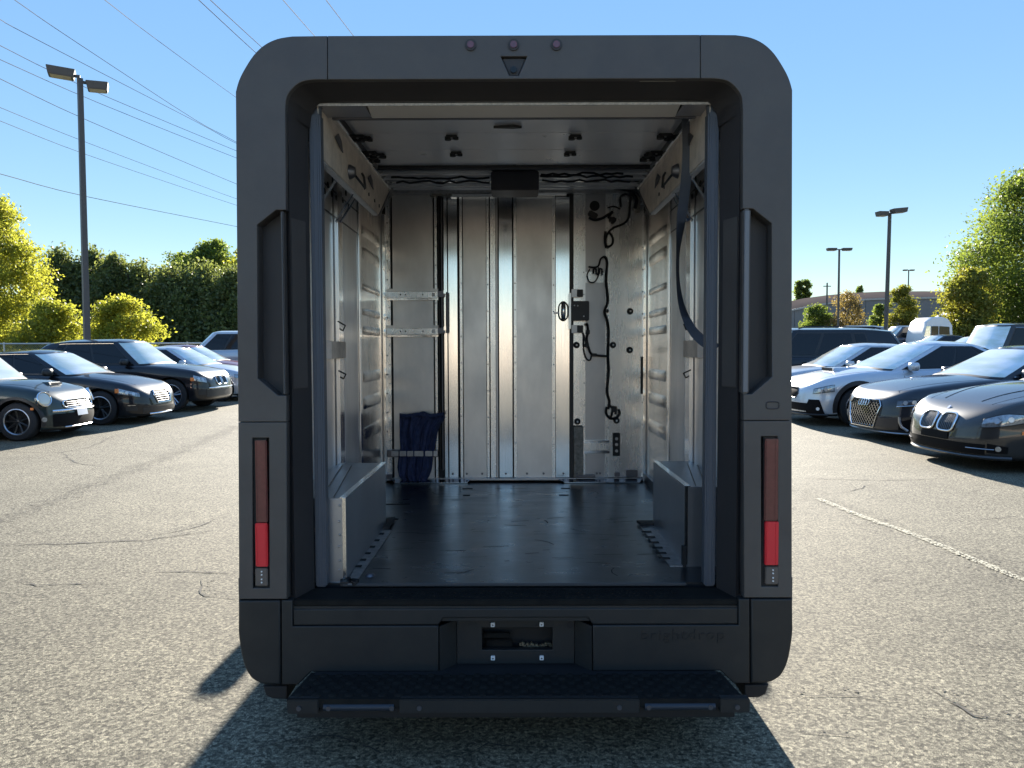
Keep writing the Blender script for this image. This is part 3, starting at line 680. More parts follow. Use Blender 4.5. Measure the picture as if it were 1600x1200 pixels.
# small pale sticker under the header
mb = bpx(1001, 125.4, 1057, 127.8, YR+.028, .003); mb.build('sticker', mat('pale sticker', (.3, .29, .27), .5), van)
x0, z0 = P2(1197, 629, YR); x1, z1 = P2(1217, 640, YR)
cc = [((x0+x1)/2+math.copysign(abs(math.cos(t))**.5, math.cos(t))*(x1-x0)/2, (z0+z1)/2+math.copysign(abs(math.sin(t))**.5, math.sin(t))*(z1-z0)/2) for t in [i*math.pi/12 for i in range(24)]]
mb = V(); mb.tube([(x, YR-.001, z) for x, z in cc], .0022, 5, closed=True); mb.build('charge_port_outline', M['van_black2'], van)
mb = bpx(1143, 720, 1152, 742, YR+.07, .004); mb.build('latch_striker', M['van_black'], van, bevel=.002)
for sx in (-1, 1):
    mb = V(); xa = atY(371 if sx < 0 else 1238, 658, YR).x; xb = atY(446 if sx < 0 else 1163, 658, YR).x
    mb.box(xa, xb, YR+.045, YR+.069, atY(804, 660.5, YR).z, atY(804, 655.5, YR).z); mb.build('seam_backing', M['black'], van)
    mb = V(); mb.box(xa, xb, YR+.045, YR+.069, atY(804, 939, YR).z, atY(804, 933.5, YR).z); mb.build('seam_backing', M['black'], van)
    xa = atY(511 if sx < 0 else 1094, 100, YR).x; xb = atY(515 if sx < 0 else 1098, 100, YR).x
    mb = V(); mb.box(xa, xb, YR+.045, YR+.069, atY(804, 122, YR).z, atY(804, 57, YR).z); mb.build('seam_backing', M['black'], van)
# -- tail lamps
for side in (-1, 1):
    o = 0 if side < 0 else 798
    hs = bpx(394.6+o, 683.6, 419.4+o, 917.4, YR+.012, .05); tl = hs.build('tail_lamp', M['black'], van)
    y0 = 687
    for (ya, yb, m_, nm, dp) in ((687, 815, M['dark_red'], 'lamp_lens', 0), (816.5, 884.5, M['red_lens'], 'reflector', .002), (887, 914.5, M['smoke_lens'], 'reverse_lens', .001)):
        mb = bpx(397.5+o, ya, 417.5+o, yb, YR-.002-dp, .03); ln_ = mb.build(nm, m_, tl, bevel=.003)
        if yb-ya > 50:
            for xx in (400.5, 414.5): mb = bpx(xx+o-.5, ya+2, xx+o+.5, yb-2, YR-.004-dp, .003); mb.build('lens_rib', m_, tl)
    for yy in (891.5, 896.5, 903.5, 908.5):
        c = atY(408.5+o, yy, YR); mb = V(); mb.disc((c.x, YR-.006, c.z), (0, 1, 0), .0032, .004, 8); mb.build('lamp_led', M['white'], tl)
# -- bumper: corners, centre panel, ledge, number plate recess
for f in ((lambda l: l), mir):
    cb = [(371.5, 937), (437, 937), (437, 1069), (414, 1068.5)]+smooth_poly([(405, 1067), (390, 1057), (379, 1035), (372.8, 1003), (371, 985)], 4)
    curve_mesh('bumper_corner', pts(f(cb), YR), [], YR, .16, M['bumper'], van, bevel=.008)
    ft = [(409, 1071), (447, 1071), (447, 1092), (424, 1091), (414, 1086)]
    curve_mesh('bumper_foot', pts(f(ft), YR+.02), [], YR+.02, .14, M['black'], van, bevel=.006)
    mb = V(); ex = atY(*f([(371.3, 915)])[0], YR).x; s = 1 if ex > 0 else -1
    mb.box(ex, ex+.006*s, YR+.02, YR+.5, atY(804, 985, YR).z, atY(804, 905, YR).z); mb.build('side_trim', M['van_side'], van)
cp_ = [(438.6, 937), (455, 937), (455, 977.8), (685, 977.8), (690, 968), (925, 968), (930, 977.8), (1154, 977.8), (1154, 937), (1170.4, 937), (1170.4, 1069),
       (1147, 1069), (1125, 1050), (934, 1050), (903, 1036), (706, 1036), (675, 1050), (484, 1050), (462, 1069), (438.6, 1069)]
rec = [(688, 974), (712, 966), (904, 966), (930, 974), (930, 1049.0), (904, 1036.0)]
left_p = [(438.6, 937), (456, 937), (456, 977.8), (684, 977.8), (684, 1049), (485, 1049), (464, 1069), (438.6, 1069)]
curve_mesh('bumper_panel', pts(left_p, YR), [], YR, .1, M['bumper'], van, bevel=.005)
curve_mesh('bumper_panel', pts(mir(left_p), YR), [], YR, .1, M['bumper'], van, bevel=.005)
lg = [(457, 951), (1152, 951), (1152, 976.2), (925, 976.2), (917, 965.5), (692, 965.5), (684, 976.2), (457, 976.2)]
curve_mesh('bumper_ledge', pts(lg, YR+.006), [], YR+.006, .06, M['bumper'], van, bevel=.005)
# recess wings and plate carrier
Yc = YR+.07
def wing(f):
    a = [atY(*f([(x, y)])[0], YR+.002) for x, y in ((685.5, 979), (685.5, 1049))]
    b = [atY(*f([(x, y)])[0], Yc) for x, y in ((712, 967.5), (712, 1037))]
    mb = V(); mb.slab([[a[0], a[1]], [b[0], b[1]]], Vector((0, .02, 0))); mb.build('recess_wing', M['bumper'], van)
    mb = V(); t0 = atY(*f([(685.5, 979)])[0], YR+.002); t1 = atY(*f([(694, 968)])[0], YR+.01); t2 = atY(*f([(712, 967.5)])[0], Yc)
wing(lambda l: l); wing(mir)
slot = [(752, 981), (862, 981), (862, 1015.5), (752, 1015.5)]
curve_mesh('plate_carrier', pts([(712.5, 967), (896.5, 967), (896.5, 1037.5), (712.5, 1037.5)], Yc), [pts(slot, Yc)], Yc, .03, M['bumper'], van, bevel=.003)
mb = V(); a = atY(686, 1049.5, YR); b = atY(923, 1049.5, YR); c_ = atY(712, 1038, Yc); d_ = atY(897, 1038, Yc)
mb.slab([[a, b], [c_, d_]], Vector((0, 0, -.012))); mb.build('recess_ledge', M['bumper'], van)
mb = bpx(745, 975, 870, 1022, Yc+.09, .01); mb.build('plate_well', M['black'], van)
mb = V(); a = atY(754, 988, Yc+.05); b = atY(796, 996, Yc+.05); mb.box(a.x, b.x, Yc+.04, Yc+.06, b.z, a.z); mb.build('wiring_channel', M['step'], van, bevel=.003)
mb = V(); a = atY(758, 999, Yc+.05); b = atY(800, 1014, Yc+.05); mb.box(a.x, b.x, Yc+.045, Yc+.06, b.z, a.z); mb.build('wiring_channel', M['step'], van, bevel=.004)
mb = V(); rr = random.Random(4)
for k in range(14):
    c = atY(812+k*3.6, 1008+rr.uniform(-3, 2.5), Yc+.05); mb.cbox(c, (rr.uniform(.008, .018), .014, rr.uniform(.006, .015)), Euler((0, rr.uniform(-1, 1), 0)).to_matrix())
mb.build('rusty_bracket', mat('rusty bracket', (.20, .17, .115), .7, .3, noise=.5, nscale=70), van)
for px, py in ((769, 975), (845, 974.5), (769, 1027), (845, 1027)):
    c = atY(px, py, Yc); mb = V(); mb.cbox((c.x, Yc-.006, c.z), (.0165, .012, .0165)); bl = mb.build('plate_nut', M['white'], van, bevel=.0015)
    mb = V(); mb.disc((c.x, Yc-.0135, c.z), (0, 1, 0), .0032, .002, 10); mb.build('nut_hole', M['dark_steel'], bl)
c = atY(890, 976, Yc); mb = V(); mb.disc((c.x, Yc-.002, c.z), (0, 1, 0), .0145, .003, 20); mb.build('tow_cap', M['black'], van)
# embossed lettering on the bumper
fc = bpy.data.curves.new('lettering', 'FONT'); fc.body = 'brightdrop'; fc.size = .072; fc.extrude = .0016; fc.space_character = 1.12; fc.align_x = 'CENTER'
t = bpy.data.objects.new('tmp', fc); COL.objects.link(t); dg = bpy.context.evaluated_depsgraph_get(); dg.update()
me = bpy.data.meshes.new_from_object(t.evaluated_get(dg)); bpy.data.objects.remove(t)
wd_ = max(v.co.x for v in me.vertices)-min(v.co.x for v in me.vertices)
c = atY(1066, 1000, YR); sc_ = (atY(1131, 1000, YR).x-atY(1001, 1000, YR).x)/wd_
me.transform(Matrix.Translation((c.x-VO[0], YR-.001-VO[1], c.z)) @ Matrix.Rotation(math.pi/2, 4, 'X') @ Matrix.Diagonal((sc_, sc_*.85, 1, 1)))
me.materials.clear(); me.materials.append(mat('lettering plastic', (.017, .017, .018), .45)); lo = bpy.data.objects.new('embossed_lettering', me); COL.objects.link(lo); lo.parent = van
# -- step
Ys = 2.66; zs_ = atY(804, 1092, Ys).z; xL = atY(447, 1092, Ys).x; xR = atY(1162, 1092, Ys).x
mb = V(); q = [(atY(485, 1049.5, YR).x, YR), (atY(1124, 1049.5, YR).x, YR), (xR, Ys), (xL, Ys)]
zk_ = atY(804, 1050.5, YR).z; zt_ = lambda y: zs_+(zk_-zs_)*(y-Ys)/(YR-Ys)
mb.prism([Vector((x, y, zt_(y))) for x, y in q], (0, 0, -.03)); mb.build('step_tread', M['step'], van)
mb = V(); st = 0
for r_ in range(6):
    y = Ys+.035+r_*.047
    t = (y-Ys)/(YR-Ys); xl = xL+(q[0][0]-xL)*t+.03; xr = xR+(q[1][0]-xR)*t-.03
    n = 26; dx = .0585
    x = -13*dx+(dx/2 if r_ % 2 else 0)
    while x < 13.5*dx:
        if xl < x < xr:
            mb.lathe([(.017, 0), (.0155, .004), (.011, .006), (.0, .0062)], (x, y, zt_(y)-.0005), (0, 0, 1), 8)
        x += dx
mb.build('tread_studs', M['step'], van, smooth=50, kind='stuff')
mb = V()
zb_ = atY(804, 1114, Ys).z
for a_, b_, dy in ((447, 496, 0), (622, 998, 0), (1124, 1170, 0)):
    m2 = bpx(a_, 1093, b_, 1115, Ys-.004, .035); m2.build('step_front', M['bumper'], van, bevel=.003)
for a_, b_ in ((496, 622), (998, 1124)):
    m2 = bpx(a_+.3, 1096, b_-.3, 1114, Ys+.02, .02); m2.build('step_recess', M['black'], van)
    p0 = atY(a_+8, 1105, Ys); p1 = atY(b_-8, 1105, Ys)
    mb = V(); mb.tube([p0+Vector((0, .004, 0)), p1+Vector((0, .004, 0))], .013, 12); mb.build('step_grip', mat('satin blue grey tube', (.03, .037, .05), .5, .2), van, smooth=50)
for px in (466, 654, 966, 1150, 512, 611, 1012, 1108):
    c = atY(px, 1105, Ys); mb = V(); mb.disc((c.x, Ys-.009, c.z), (0, 1, 0), .0085, .01, 12); mb.build('step_bolt', M['dark_steel'], van, smooth=40)
mb = V(); mb.box(xL+.02, xR-.02, Ys+.05, YR+.2, zs_-.09, zs_-.035); mb.build('step_support', M['black'], van)
# -- sill
sx0 = atY(500, 940, YR).x; za = Zf
mb = V(); mb.box(atY(449, 900, YR).x, atY(1160, 900, YR).x, YR+.01, YR+.165, za-.03, za-.006); mb.build('sill_plate', M['step'], van, bevel=.004)
mb = V(); mb.box(atY(449, 900, YR).x, atY(1160, 900, YR).x, YR+.012, YR+.022, za-.09, za-.031); mb.build('sill_front', M['bumper'], van)
mb = V(); rr = random.Random(8)
for i in range(46):
    for j in range(3):
        mb.cbox((-.62+i*.0275+(j % 2)*.014, YR+.05+j*.035, za-.0045), (.012, .012, .003), Euler((0, 0, .78)).to_matrix())
mb.build('sill_grip_pattern', M['step'], van, kind='stuff')
Yd = YR+.175
mb = V(); mb.box(-.715, .70, Yd, Yd+.02, za-.004, za+.008); mb.build('sill_edge_strip', mat('sill strip', (.09, .10, .115), .35, .5), van, bevel=.003)
mb = V(); mb.box(-.715, .70, Yd+.022, Yd+.035, za-.012, za+.002); mb.build('sill_gap', M['black'], van)
# -- door tracks (blue grey posts)
for f, s in (((lambda l: l), -1), (mir, 1)):
    Yt = YR+.162
    x0 = atY(*f([(487.5, 500)])[0], Yt).x; x1 = atY(*f([(504.5, 500)])[0], Yt).x
    zt = atY(804, 176, Yt).z; zb2 = za-.003
    mb = V(); mb.box(x0, x1-.004*-s*0, Yt, Yt+.06, zb2, zt); tk = mb.build('door_track', M['track'], van, bevel=.006, smooth=50)
    w = x1-x0
    mb = V(); mb.box(x0+w*.30, x0+w*.36, Yt-.004, Yt+.0, zb2+.01, zt-.02); mb.build('track_rib', M['track'], tk)
    mb = V(); mb.box(x0+w*.66, x0+w*.72, Yt-.004, Yt+.0, zb2+.01, zt-.02); mb.build('track_rib', M['track'], tk)
    # curve of the track under the header
    c0 = Vector(((x0+x1)/2, Yt+.03, zt)); cpts = [c0+Vector((-s*.00, 0, -.004)), c0+Vector((-s*.006, .0, .03)), c0+Vector((-s*.022, .01, .055))]
    mb = V(); mb.tube(cpts, [w*.5, w*.42, w*.2], 10); mb.build('track_cap', M['track'], tk, smooth=50)
# -- cargo floor
XW = .957
mb = V(); mb.box(-XW-.02, XW+.02, Yd+.036, YB+.1, Zf-.03, Zf); mb.build('cargo_floor', M['floor'], van)
# sealed slots in the floor
for px0, px1, py in ((600, 640, 787.5), (600, 622, 811), (873, 888, 774), (876, 890, 763.5), (722, 738, 763.5), (723, 734, 774)):
    p = atZ(px0, py, Zf); q_ = atZ(px1, py, Zf); mb = V(); mb.box(p.x, q_.x, p.y-.012, p.y+.012, Zf+.0006, Zf+.003); mb.build('floor_slot', M['black'], van)
mb = V(); p = atZ(577, 899, Zf); mb.lathe([(.0, .010), (.014, .010), (.02, .004), (.022, 0)], (p.x, p.y, Zf), (0, 0, 1), 14); mb.build('floor_ring', M['dark_steel'], van, smooth=40)
g_ = np.random.default_rng(12); mb = V()
for k in range(110):
    x_, y_ = g_.uniform(-.62, .68), g_.uniform(3.3, 5.45); L_ = g_.uniform(.01, .07); a_ = g_.normal()*.18 if k % 6 else g_.uniform(0, 3.1); c_, s_ = math.cos(a_), math.sin(a_); w_ = g_.uniform(.001, .0035)
    bend = g_.uniform(-.02, .02)*(k % 6 == 0); P = [Vector((x_+L_*t*c_-bend*(1-t*t)*s_, y_+L_*t*s_+bend*(1-t*t)*c_, Zf+.0007+.00002*(k % 9))) for t in (-1, -.3, .4, 1)]
    mb.grid([[p+Vector((-s_*w_, c_*w_, 0)) for p in P], [p-Vector((-s_*w_, c_*w_, 0)) for p in P]])
mb.build('floor_scuffs', mat('scuffed floor mark', (.010, .011, .013), .6, spec=.2), van, kind='stuff', recalc=False)
# -- floor tracks beside the wheel boxes
def zpl(l, h=.004): return [Vector((atZ(x, y, Zf).x, atZ(x, y, Zf).y, Zf+h)) for x, y in l]
for nm, poly, sg in (('floor_track', [(540, 914), (553, 914), (611, 830), (598, 828), (580, 838), (545, 905)], 1), ('floor_track', [(1000, 824), (1040, 824), (1069, 880), (1066, 887), (1046, 887)], -1)):
    mb = V(); mb.prism(zpl(poly, .001), (0, 0, .006)); ft = mb.build(nm, M['floor_alu'], van)
    for k in range(6):
        t = k/5
        if sg > 0: c = (585-k*7.2+8, 836+k*10.2+0)
        else: c = (1011+k*5.6, 834+k*8.4)
        p = atZ(*c, Zf); mb = V(); mb.box(p.x-.03, p.x+.02, p.y-.012, p.y+.012, Zf+.0075, Zf+.011); mb.build('track_slot', M['black'], ft)
for poly in ([(994, 819), (1022, 819), (1024, 824), (1002, 825)], [(573, 818), (617, 812), (608, 828), (584, 829)]):
    mb = V(); mb.prism(zpl(poly, .008), (0, 0, .012)); mb.build('track_stop', M['rubber'], van)
# scraps of seal at the box feet
mb = V(); rr = random.Random(2)
for k in range(8):
    p = atZ(528+rr.uniform(0, 26), 905+rr.uniform(0, 9), Zf); mb.cbox((p.x, p.y, Zf+.008), (rr.uniform(.02, .05), .02, .016), Euler((0, 0, rr.uniform(-1, 1))).to_matrix())
mb.build('seal_scraps', M['rubber'], van)
# -- wheel boxes
zx = .86
for s, xi, ya in ((-1, .703, 3.2), (1, .752, 3.42)):
    yb = 4.22
    z_top = .856 if s < 0 else .862
    mb = V(); mb.box(s*xi, s*(XW-.001), ya, yb, Zf-.02, z_top); wb = mb.build('wheel_box', M['alu_box'], van, bevel=.004, smooth=40)
    mb = V(); mb.box(s*(xi-.003), s*(xi+.022), ya+.002, yb, z_top+.0005, z_top+.0045); mb.build('edge_strip', M['alu'], wb)
    mb = V(); mb.box(s*(xi-.004), s*(xi+.010), ya-.004, ya-.0005, Zf+.01, z_top+.003); mb.build('edge_strip', M['alu'], wb)
    mb = V()
    if s < 0:
        for k, py in enumerate((789, 814, 835, 853, 875, 890)):
            c = atY(529 if k % 2 else 530, py, ya); mb.lathe([(.0, .006), (.004, .005), (.006, 0)], (c.x, ya-.0003, c.z), (0, -1, 0), 8)
        mb.build('rivets', M['steel'], wb, smooth=50, kind='stuff')
    else:
        mb.box(xi-.012, xi+.004, ya-.01, ya+.02, Zf, Zf+.09); mb.build('rubber_foot', M['rubber'], wb)
    mb = V(); p0 = Vector((s*(xi+.06), ya+.05, z_top+.006)); 
    for k in range(2): mb.tube([Vector((s*(xi+.05+.07*k), ya+.02+.15*k, z_top+.0035)), Vector((s*(xi+.16+.05*k), yb-.12, z_top+.0035))], .0022, 4)
    mb.build('seal_bead', M['worn_steel'], wb)
# -- side walls with posts, gap strips, embossed ribs
def wall_strip(s, px0, px1, z0, z1, th, m_, name='wall_panel', parent=van, ext=0):
    """strip on the side wall spanning the depth seen between columns px0 and px1 (left-wall pixels)"""
    y0 = XW*F_PX/(804-px0)*1.0; y1 = XW*F_PX/(804-px1)
    mb = V(); mb.box(s*(XW-th), s*XW, y0, y1, z0, z1); return mb.build(name, m_, parent, bevel=.0015)
def yw(px): return XW*F_PX/(804-px)
Zc = 2.60
for s in (-1, 1):
    mb = V(); mb.box(s*(XW+.0), s*(XW+.035), YR+.2, YB+.12, Zf-.3, Zc+.02); sw = mb.build('side_wall', M['dark_steel'], van)
    zb_, zt_ = Zf+.01, 2.44
    wall_strip(s, 480, 521, zb_, zt_, .004, M['alu_side'], 'wall_panel', sw)
    wall_strip(s, 522.5, 529.5, zb_+.3, 2.40, .028, M['alu'], 'wall_post', sw)
    wall_strip(s, 530.5, 532.5, zb_, zt_, .006, M['alu_side'], 'wall_panel', sw)
    wall_strip(s, 536, 558.5, zb_, zt_, .008, M['alu_side'], 'wall_panel', sw)
    wall_strip(s, 559, 561.5, zb_, zt_, .016, M['alu'], 'wall_post', sw)
    rp = wall_strip(s, 562.5, 595, zb_, zt_, .004, M['alu_panel'], 'ribbed_panel', sw)
    wall_strip(s, 596.5, 601.5, zb_, zt_, .030, M['alu'], 'corner_post', sw)
    # ribs pressed into the panel
    ys0, ys1 = yw(566), yw(593.5)
    for k, (ya_, yb_) in enumerate([(348, 366), (383, 402), (441, 452), (480, 492), (508, 522), (580, 598), (620, 640), (668, 690)]):
        zA = atY(804, ya_, yw(566)).z; zB = atY(804, yb_, yw(566)).z
        mb = V(); zc = (zA+zB)/2; hh = abs(zA-zB)/2
        prof = [(-hh, .0), (-hh*.55, .010), (hh*.55, .010), (hh, .0)]
        g = [[Vector((s*(XW-.0045-d_*f_), y_, zc+z_*(.8 if f_ == 0 else 1))) for z_, d_ in prof] for y_, f_ in ((ys0, 0), (ys0+.05, 1), (ys1-.05, 1), (ys1, 0))]
        mb = V(); mb.slab(g, Vector((s*.003, 0, 0))); mb.build('pressed_rib', M['alu_panel'], rp, smooth=30)
    # rivets up the corner post
    mb = V()
    for k in range(16):
        mb.lathe([(.0, .004), (.005, .003), (.0065, 0)], (s*(XW-.0305), yw(599), Zf+.1+k*.15), (-s, 0, 0), 6)
    mb.build('rivets', M['dark_steel'], sw, kind='stuff')
    # small joint plates and clips on the post
    for zc in (atY(517, 546, 4.0).z,):
        mb = V(); mb.box(s*(XW-.034), s*(XW-.005), yw(508), yw(531), zc-.045, zc+.045); mb.build('joint_plate', M['alu_cove'], sw, bevel=.002)
    for zz in (1.36, 1.62):
        mb = V(); mb.tube([Vector((s*(XW-.03), yw(520), zz)), Vector((s*(XW-.055), yw(524), zz-.02)), Vector((s*(XW-.03), yw(528), zz-.045))], .004, 5); mb.build('wire_clip', M['black'], sw)
    # dots / holes on the upper side plates
    mb = V()
    for px, py in ((513, 288), (508, 298), (519, 302), (541, 301), (536, 312), (545, 322)):
        Yp = yw(px); c = atY(px, py, Yp); mb.disc((s*(XW-.0085), Yp, c.z), (-s, 0, 0), .016, .003, 10)
    mb.build('lightening_holes', M['black'], sw, kind='stuff')
    mb = V(); 
    for zz in (2.30, 2.17): mb.box(s*(XW-.0125), s*(XW-.0085), yw(507), yw(558), zz, zz+.006)
    mb.build('plate_seam', M['dark_steel'], sw)
    # diagonal stays
    for (a, b) in (((529, 275), (503, 316)), ((553, 300), (526, 345)), ((559, 302), (532, 348))):
        p = atX(*a, -.79) ; q_ = atX(*b, -(XW-.02)); mb = V()
        mb.tube([Vector((s*-p.x, p.y, p.z)) if s > 0 else p, Vector((s*-q_.x, q_.y, q_.z)) if s > 0 else q_], .006, 6); mb.build('roof_stay', M['alu'], van, smooth=50)
# -- side wall far from the opening (behind wheel box) small lower skirt
for s in (-1, 1):
    mb = V(); mb.box(s*(XW-.02), s*XW*.9995, 4.24, YB-.02, Zf+.001, Zf+.06); mb.build('wall_skirt', M['dark_steel'], van)
# -- ceiling, the rolled-up rear door under it, its side beams and rails
Zd = 2.50
mb = V(); mb.box(-XW, XW, 3.33, YB+.1, Zc, Zc+.02); mb.build('ceiling', M['alu_c0'], van)
yrow = [3.335, 3.50, Zd and (Zd-EYE)*F_PX/(546-212), (Zd-EYE)*F_PX/(546-238), 4.42]
for k in range(4):
    mb = V(); mb.box(-.762, .762, yrow[k]+.0015, yrow[k+1]-.0015, Zd, Zd+.025); mb.build('door_slat', M['alu_ceil'], van, bevel=.002)
mb = V(); mb.box(-.762, .762, 4.425, 4.445, Zd-.012, Zd+.03); mb.build('door_seal', M['rubber'], van)
for s in (-1, 1):
    X0 = .778
    q = [(s*X0, 3.15, 2.452), (s*X0, 4.90, 2.452), (s*X0, 4.52, 2.247), (s*X0, 3.15, 2.247)]
    mb = V(); mb.prism([Vector(v) for v in q], (s*.004, 0, 0)); cv = mb.build('track_beam', M['alu_cove'], van)
    mb = V(); mb.box(s*(X0-.020), s*(X0+.012), 3.16, 4.86, 2.4525, 2.466); mb.build('beam_rail', M['alu'], cv, bevel=.002)
    mb = V(); mb.box(s*(X0+.002), s*(X0+.030), 3.16, 4.50, 2.236, 2.2465); mb.build('beam_flange', M['alu_side'], cv, bevel=.002)
    mb = V(); mb.prism([Vector((s*(X0-.004), 4.905, 2.455)), Vector((s*(X0-.004), 4.935, 2.455)), Vector((s*(X0-.004), 4.545, 2.240)), Vector((s*(X0-.004), 4.515, 2.240))], (s*.03, 0, 0)); mb.build('beam_end', M['dark_steel'], cv)
    for px, py in ((570, 293), (577, 303), (586, 313), (593, 321)) if s < 0 else ((1039, 293), (1031, 304)):
        c = atX(px if s < 0 else px, py, s*(X0-.001)); mb = V(); mb.disc(c, (-s, 0, 0), .010, .003, 10); mb.build('bolt_hole', M['black'], cv)
    c = atX(547 if s < 0 else 1060, 268, s*(X0-.002)); mb = V()
    mb.lathe([(0, .03), (.022, .028), (.034, .008), (.036, 0)], c, (-s, 0, 0), 12); mb.build('roller_bracket', M['dark_steel'], cv, smooth=40)
    mb = V(); mb.tube([c+Vector((-s*.03, .0, -.02)), c+Vector((-s*.05, .12, -.05)), c+Vector((-s*.03, .2, .02)), c+Vector((-s*.01, .26, .05))], .006, 6); mb.build('spring_hook', M['trim'], cv, smooth=60)
    for k, (ya, yb, zz) in enumerate(((3.42, 3.58, 2.39), (4.18, 4.34, 2.38))):
        mb = V(); P = [Vector((s*(X0-.002), ya, zz)), Vector((s*(X0-.006), ya+(yb-ya)*.35, zz+.03)), Vector((s*(X0-.006), ya+(yb-ya)*.7, zz+.012)), Vector((s*(X0-.002), yb, zz-.028)), Vector((s*(X0-.004), ya+(yb-ya)*.5, zz-.022))]
        mb.prism(P, (-s*.003, 0, 0)); mb.build('beam_cutout', M['dark_steel'], cv)
    # upper side filler between beam and roof
    mb = V(); mb.box(s*.90, s*(XW-.002), 3.35, YB-.03, 2.50, Zc-.002); mb.build('roof_filler', M['alu_c0'], van)
if True:
    # looped wires under the right beam
    for k in range(3):
        P = [atX(x, y, .80) for x, y in ((1083, 204+k*3), (1091, 216+k*3), (1101, 222+k*3), (1109, 219+k*2), (1111, 206+k))]
        mb = V(); mb.tube([tuple(v) for v in smooth_poly([tuple(p) for p in P], 4)], .0035, 5); mb.build('looped_wire', M['cable'], van, smooth=60)
# black clamp lights / fasteners on the ceiling
def fastener(px, py, sc=1):
    p = atZ(px, py, Zd); mb = V()
    mb.cbox((p.x, p.y, Zd-.006), (.055*sc, .05*sc, .012)); f_ = mb.build('ceiling_fastener', M['rubber'], van, bevel=.003)
    mb = V(); mb.disc((p.x-.018*sc, p.y-.005, Zd-.022), (0, 0, 1), .016*sc, .016, 10); mb.disc((p.x+.02*sc, p.y, Zd-.018), (0, 0, 1), .013*sc, .012, 10); mb.build('fastener_knob', M['black'], f_, smooth=40)
    mb = V(); mb.disc((p.x, p.y-.012, Zd-.016), (0, 0, 1), .006*sc, .006, 8); mb.build('fastener_tip', M['steel'], f_)
for px, py, sc in ((707, 212, 1), (714, 238, 1), (900, 212, 1), (892, 238, 1), (560, 212, 1.3), (572, 214, 1.1), (580, 237, 1.2), (592, 241, 1.3), (584, 248, 1.2), (1040, 211, 1.2), (1050, 213, 1.1), (1026, 238, 1.2), (1013, 247, 1.3), (1018, 240, 1.1)):
    fastener(px, py, sc)
p = atZ(796, 196, Zd); mb = V(); mb.prism([Vector((p.x-.07, p.y, Zd-.001)), Vector((p.x+.02, p.y-.018, Zd-.001)), Vector((p.x+.06, p.y, Zd-.001)), Vector((p.x+.02, p.y+.012, Zd-.001))], (0, 0, -.012)); mb.build('dome_switch', M['trim'], van)
# header; the underside strip's pale peach colour holds the sunlit ground's reflection
h0 = atY(804, 163.5, 3.14).z
a = atY(575, 163.5, 3.14); b = atY(1065, 163.5, 3.14)
mb = V(); mb.box(-.80, .80, 3.139, 3.145, h0-.001, Zc); mb.build('header_front', M['van_black2'], van)
mb = V(); mb.slab([[Vector((a.x, 3.142, h0)), Vector((b.x, 3.142, h0))], [Vector((a.x-.01, 3.30, h0-.004)), Vector((b.x+.01, 3.30, h0-.004))]], Vector((0, 0, .006))); mb.build('header_strip', mat('pale header strip', (.88, .80, .72), .4, .25), van)
mb = V(); mb.box(-.80, a.x-.012, 3.147, 3.302, h0, h0+.006); mb.build('header_underside', M['alu_c0'], van); mb = V(); mb.box(b.x+.012, .80, 3.147, 3.302, h0, h0+.006); mb.build('header_underside', M['alu_c0'], van)
mb = V(); mb.box(-.76, .76, 3.305, 3.325, h0-.006, Zc); mb.build('header_back', M['dark_steel'], van)
mb = V(); mb.box(-.80, .80, 3.1385, 3.1388, h0-.004, h0+.004); mb.box(-.80, .80, 3.134, 3.1385, h0-.004, h0+.0055); mb.build('header_seal', mat('pale sealant bead', (.55, .52, .5), .5, .2, noise=.4, nscale=80), van)
# -- cable tray across the front of the ceiling
zt0 = atY(804, 263, 4.92).z
mb = V(); mb.box(-.90, .90, 4.90, 4.93, zt0-.012, Zc-.001); tr_ = mb.build('cable_tray', M['dark_steel'], van, bevel=.002)
for k, (Y_, py, hgt, m_) in enumerate([(5.02, 268, .012, 'alu_side'), (5.14, 274, .016, 'alu_side'), (5.26, 280, .012, 'alu'), (5.38, 286, .018, 'alu_side'), (5.50, 291, .014, 'alu_side'), (5.60, 297, .02, 'steel')]):
    c = atY(804, py, Y_); mb = V(); mb.box(-.88, .88, Y_, Y_+.05, c.z-hgt, c.z+hgt*.6); mb.build('tray_slat', M[m_], tr_, bevel=.002)
mb = V(); a = atY(768, 267, 4.96); b = atY(843, 297, 4.96); mb.box(a.x, b.x, 4.96, 5.2, b.z, a.z); mb.build('control_box', mat('dark blue grey box', (.045, .045, .06), .4), tr_, bevel=.006, smooth=40)
rr = random.Random(3)
for k, (x0, x1, py) in enumerate(((845, 990, 276), (848, 985, 283), (846, 975, 272), (612, 766, 277), (620, 766, 284))):
    pp = [atY(x0+(x1-x0)*i/14, py+rr.uniform(-2.2, 2.2), 4.93+.02*k) for i in range(15)]
    mb = V(); mb.tube(pp, .007, 6); mb.build('cable', M['cable'], tr_, smooth=60)

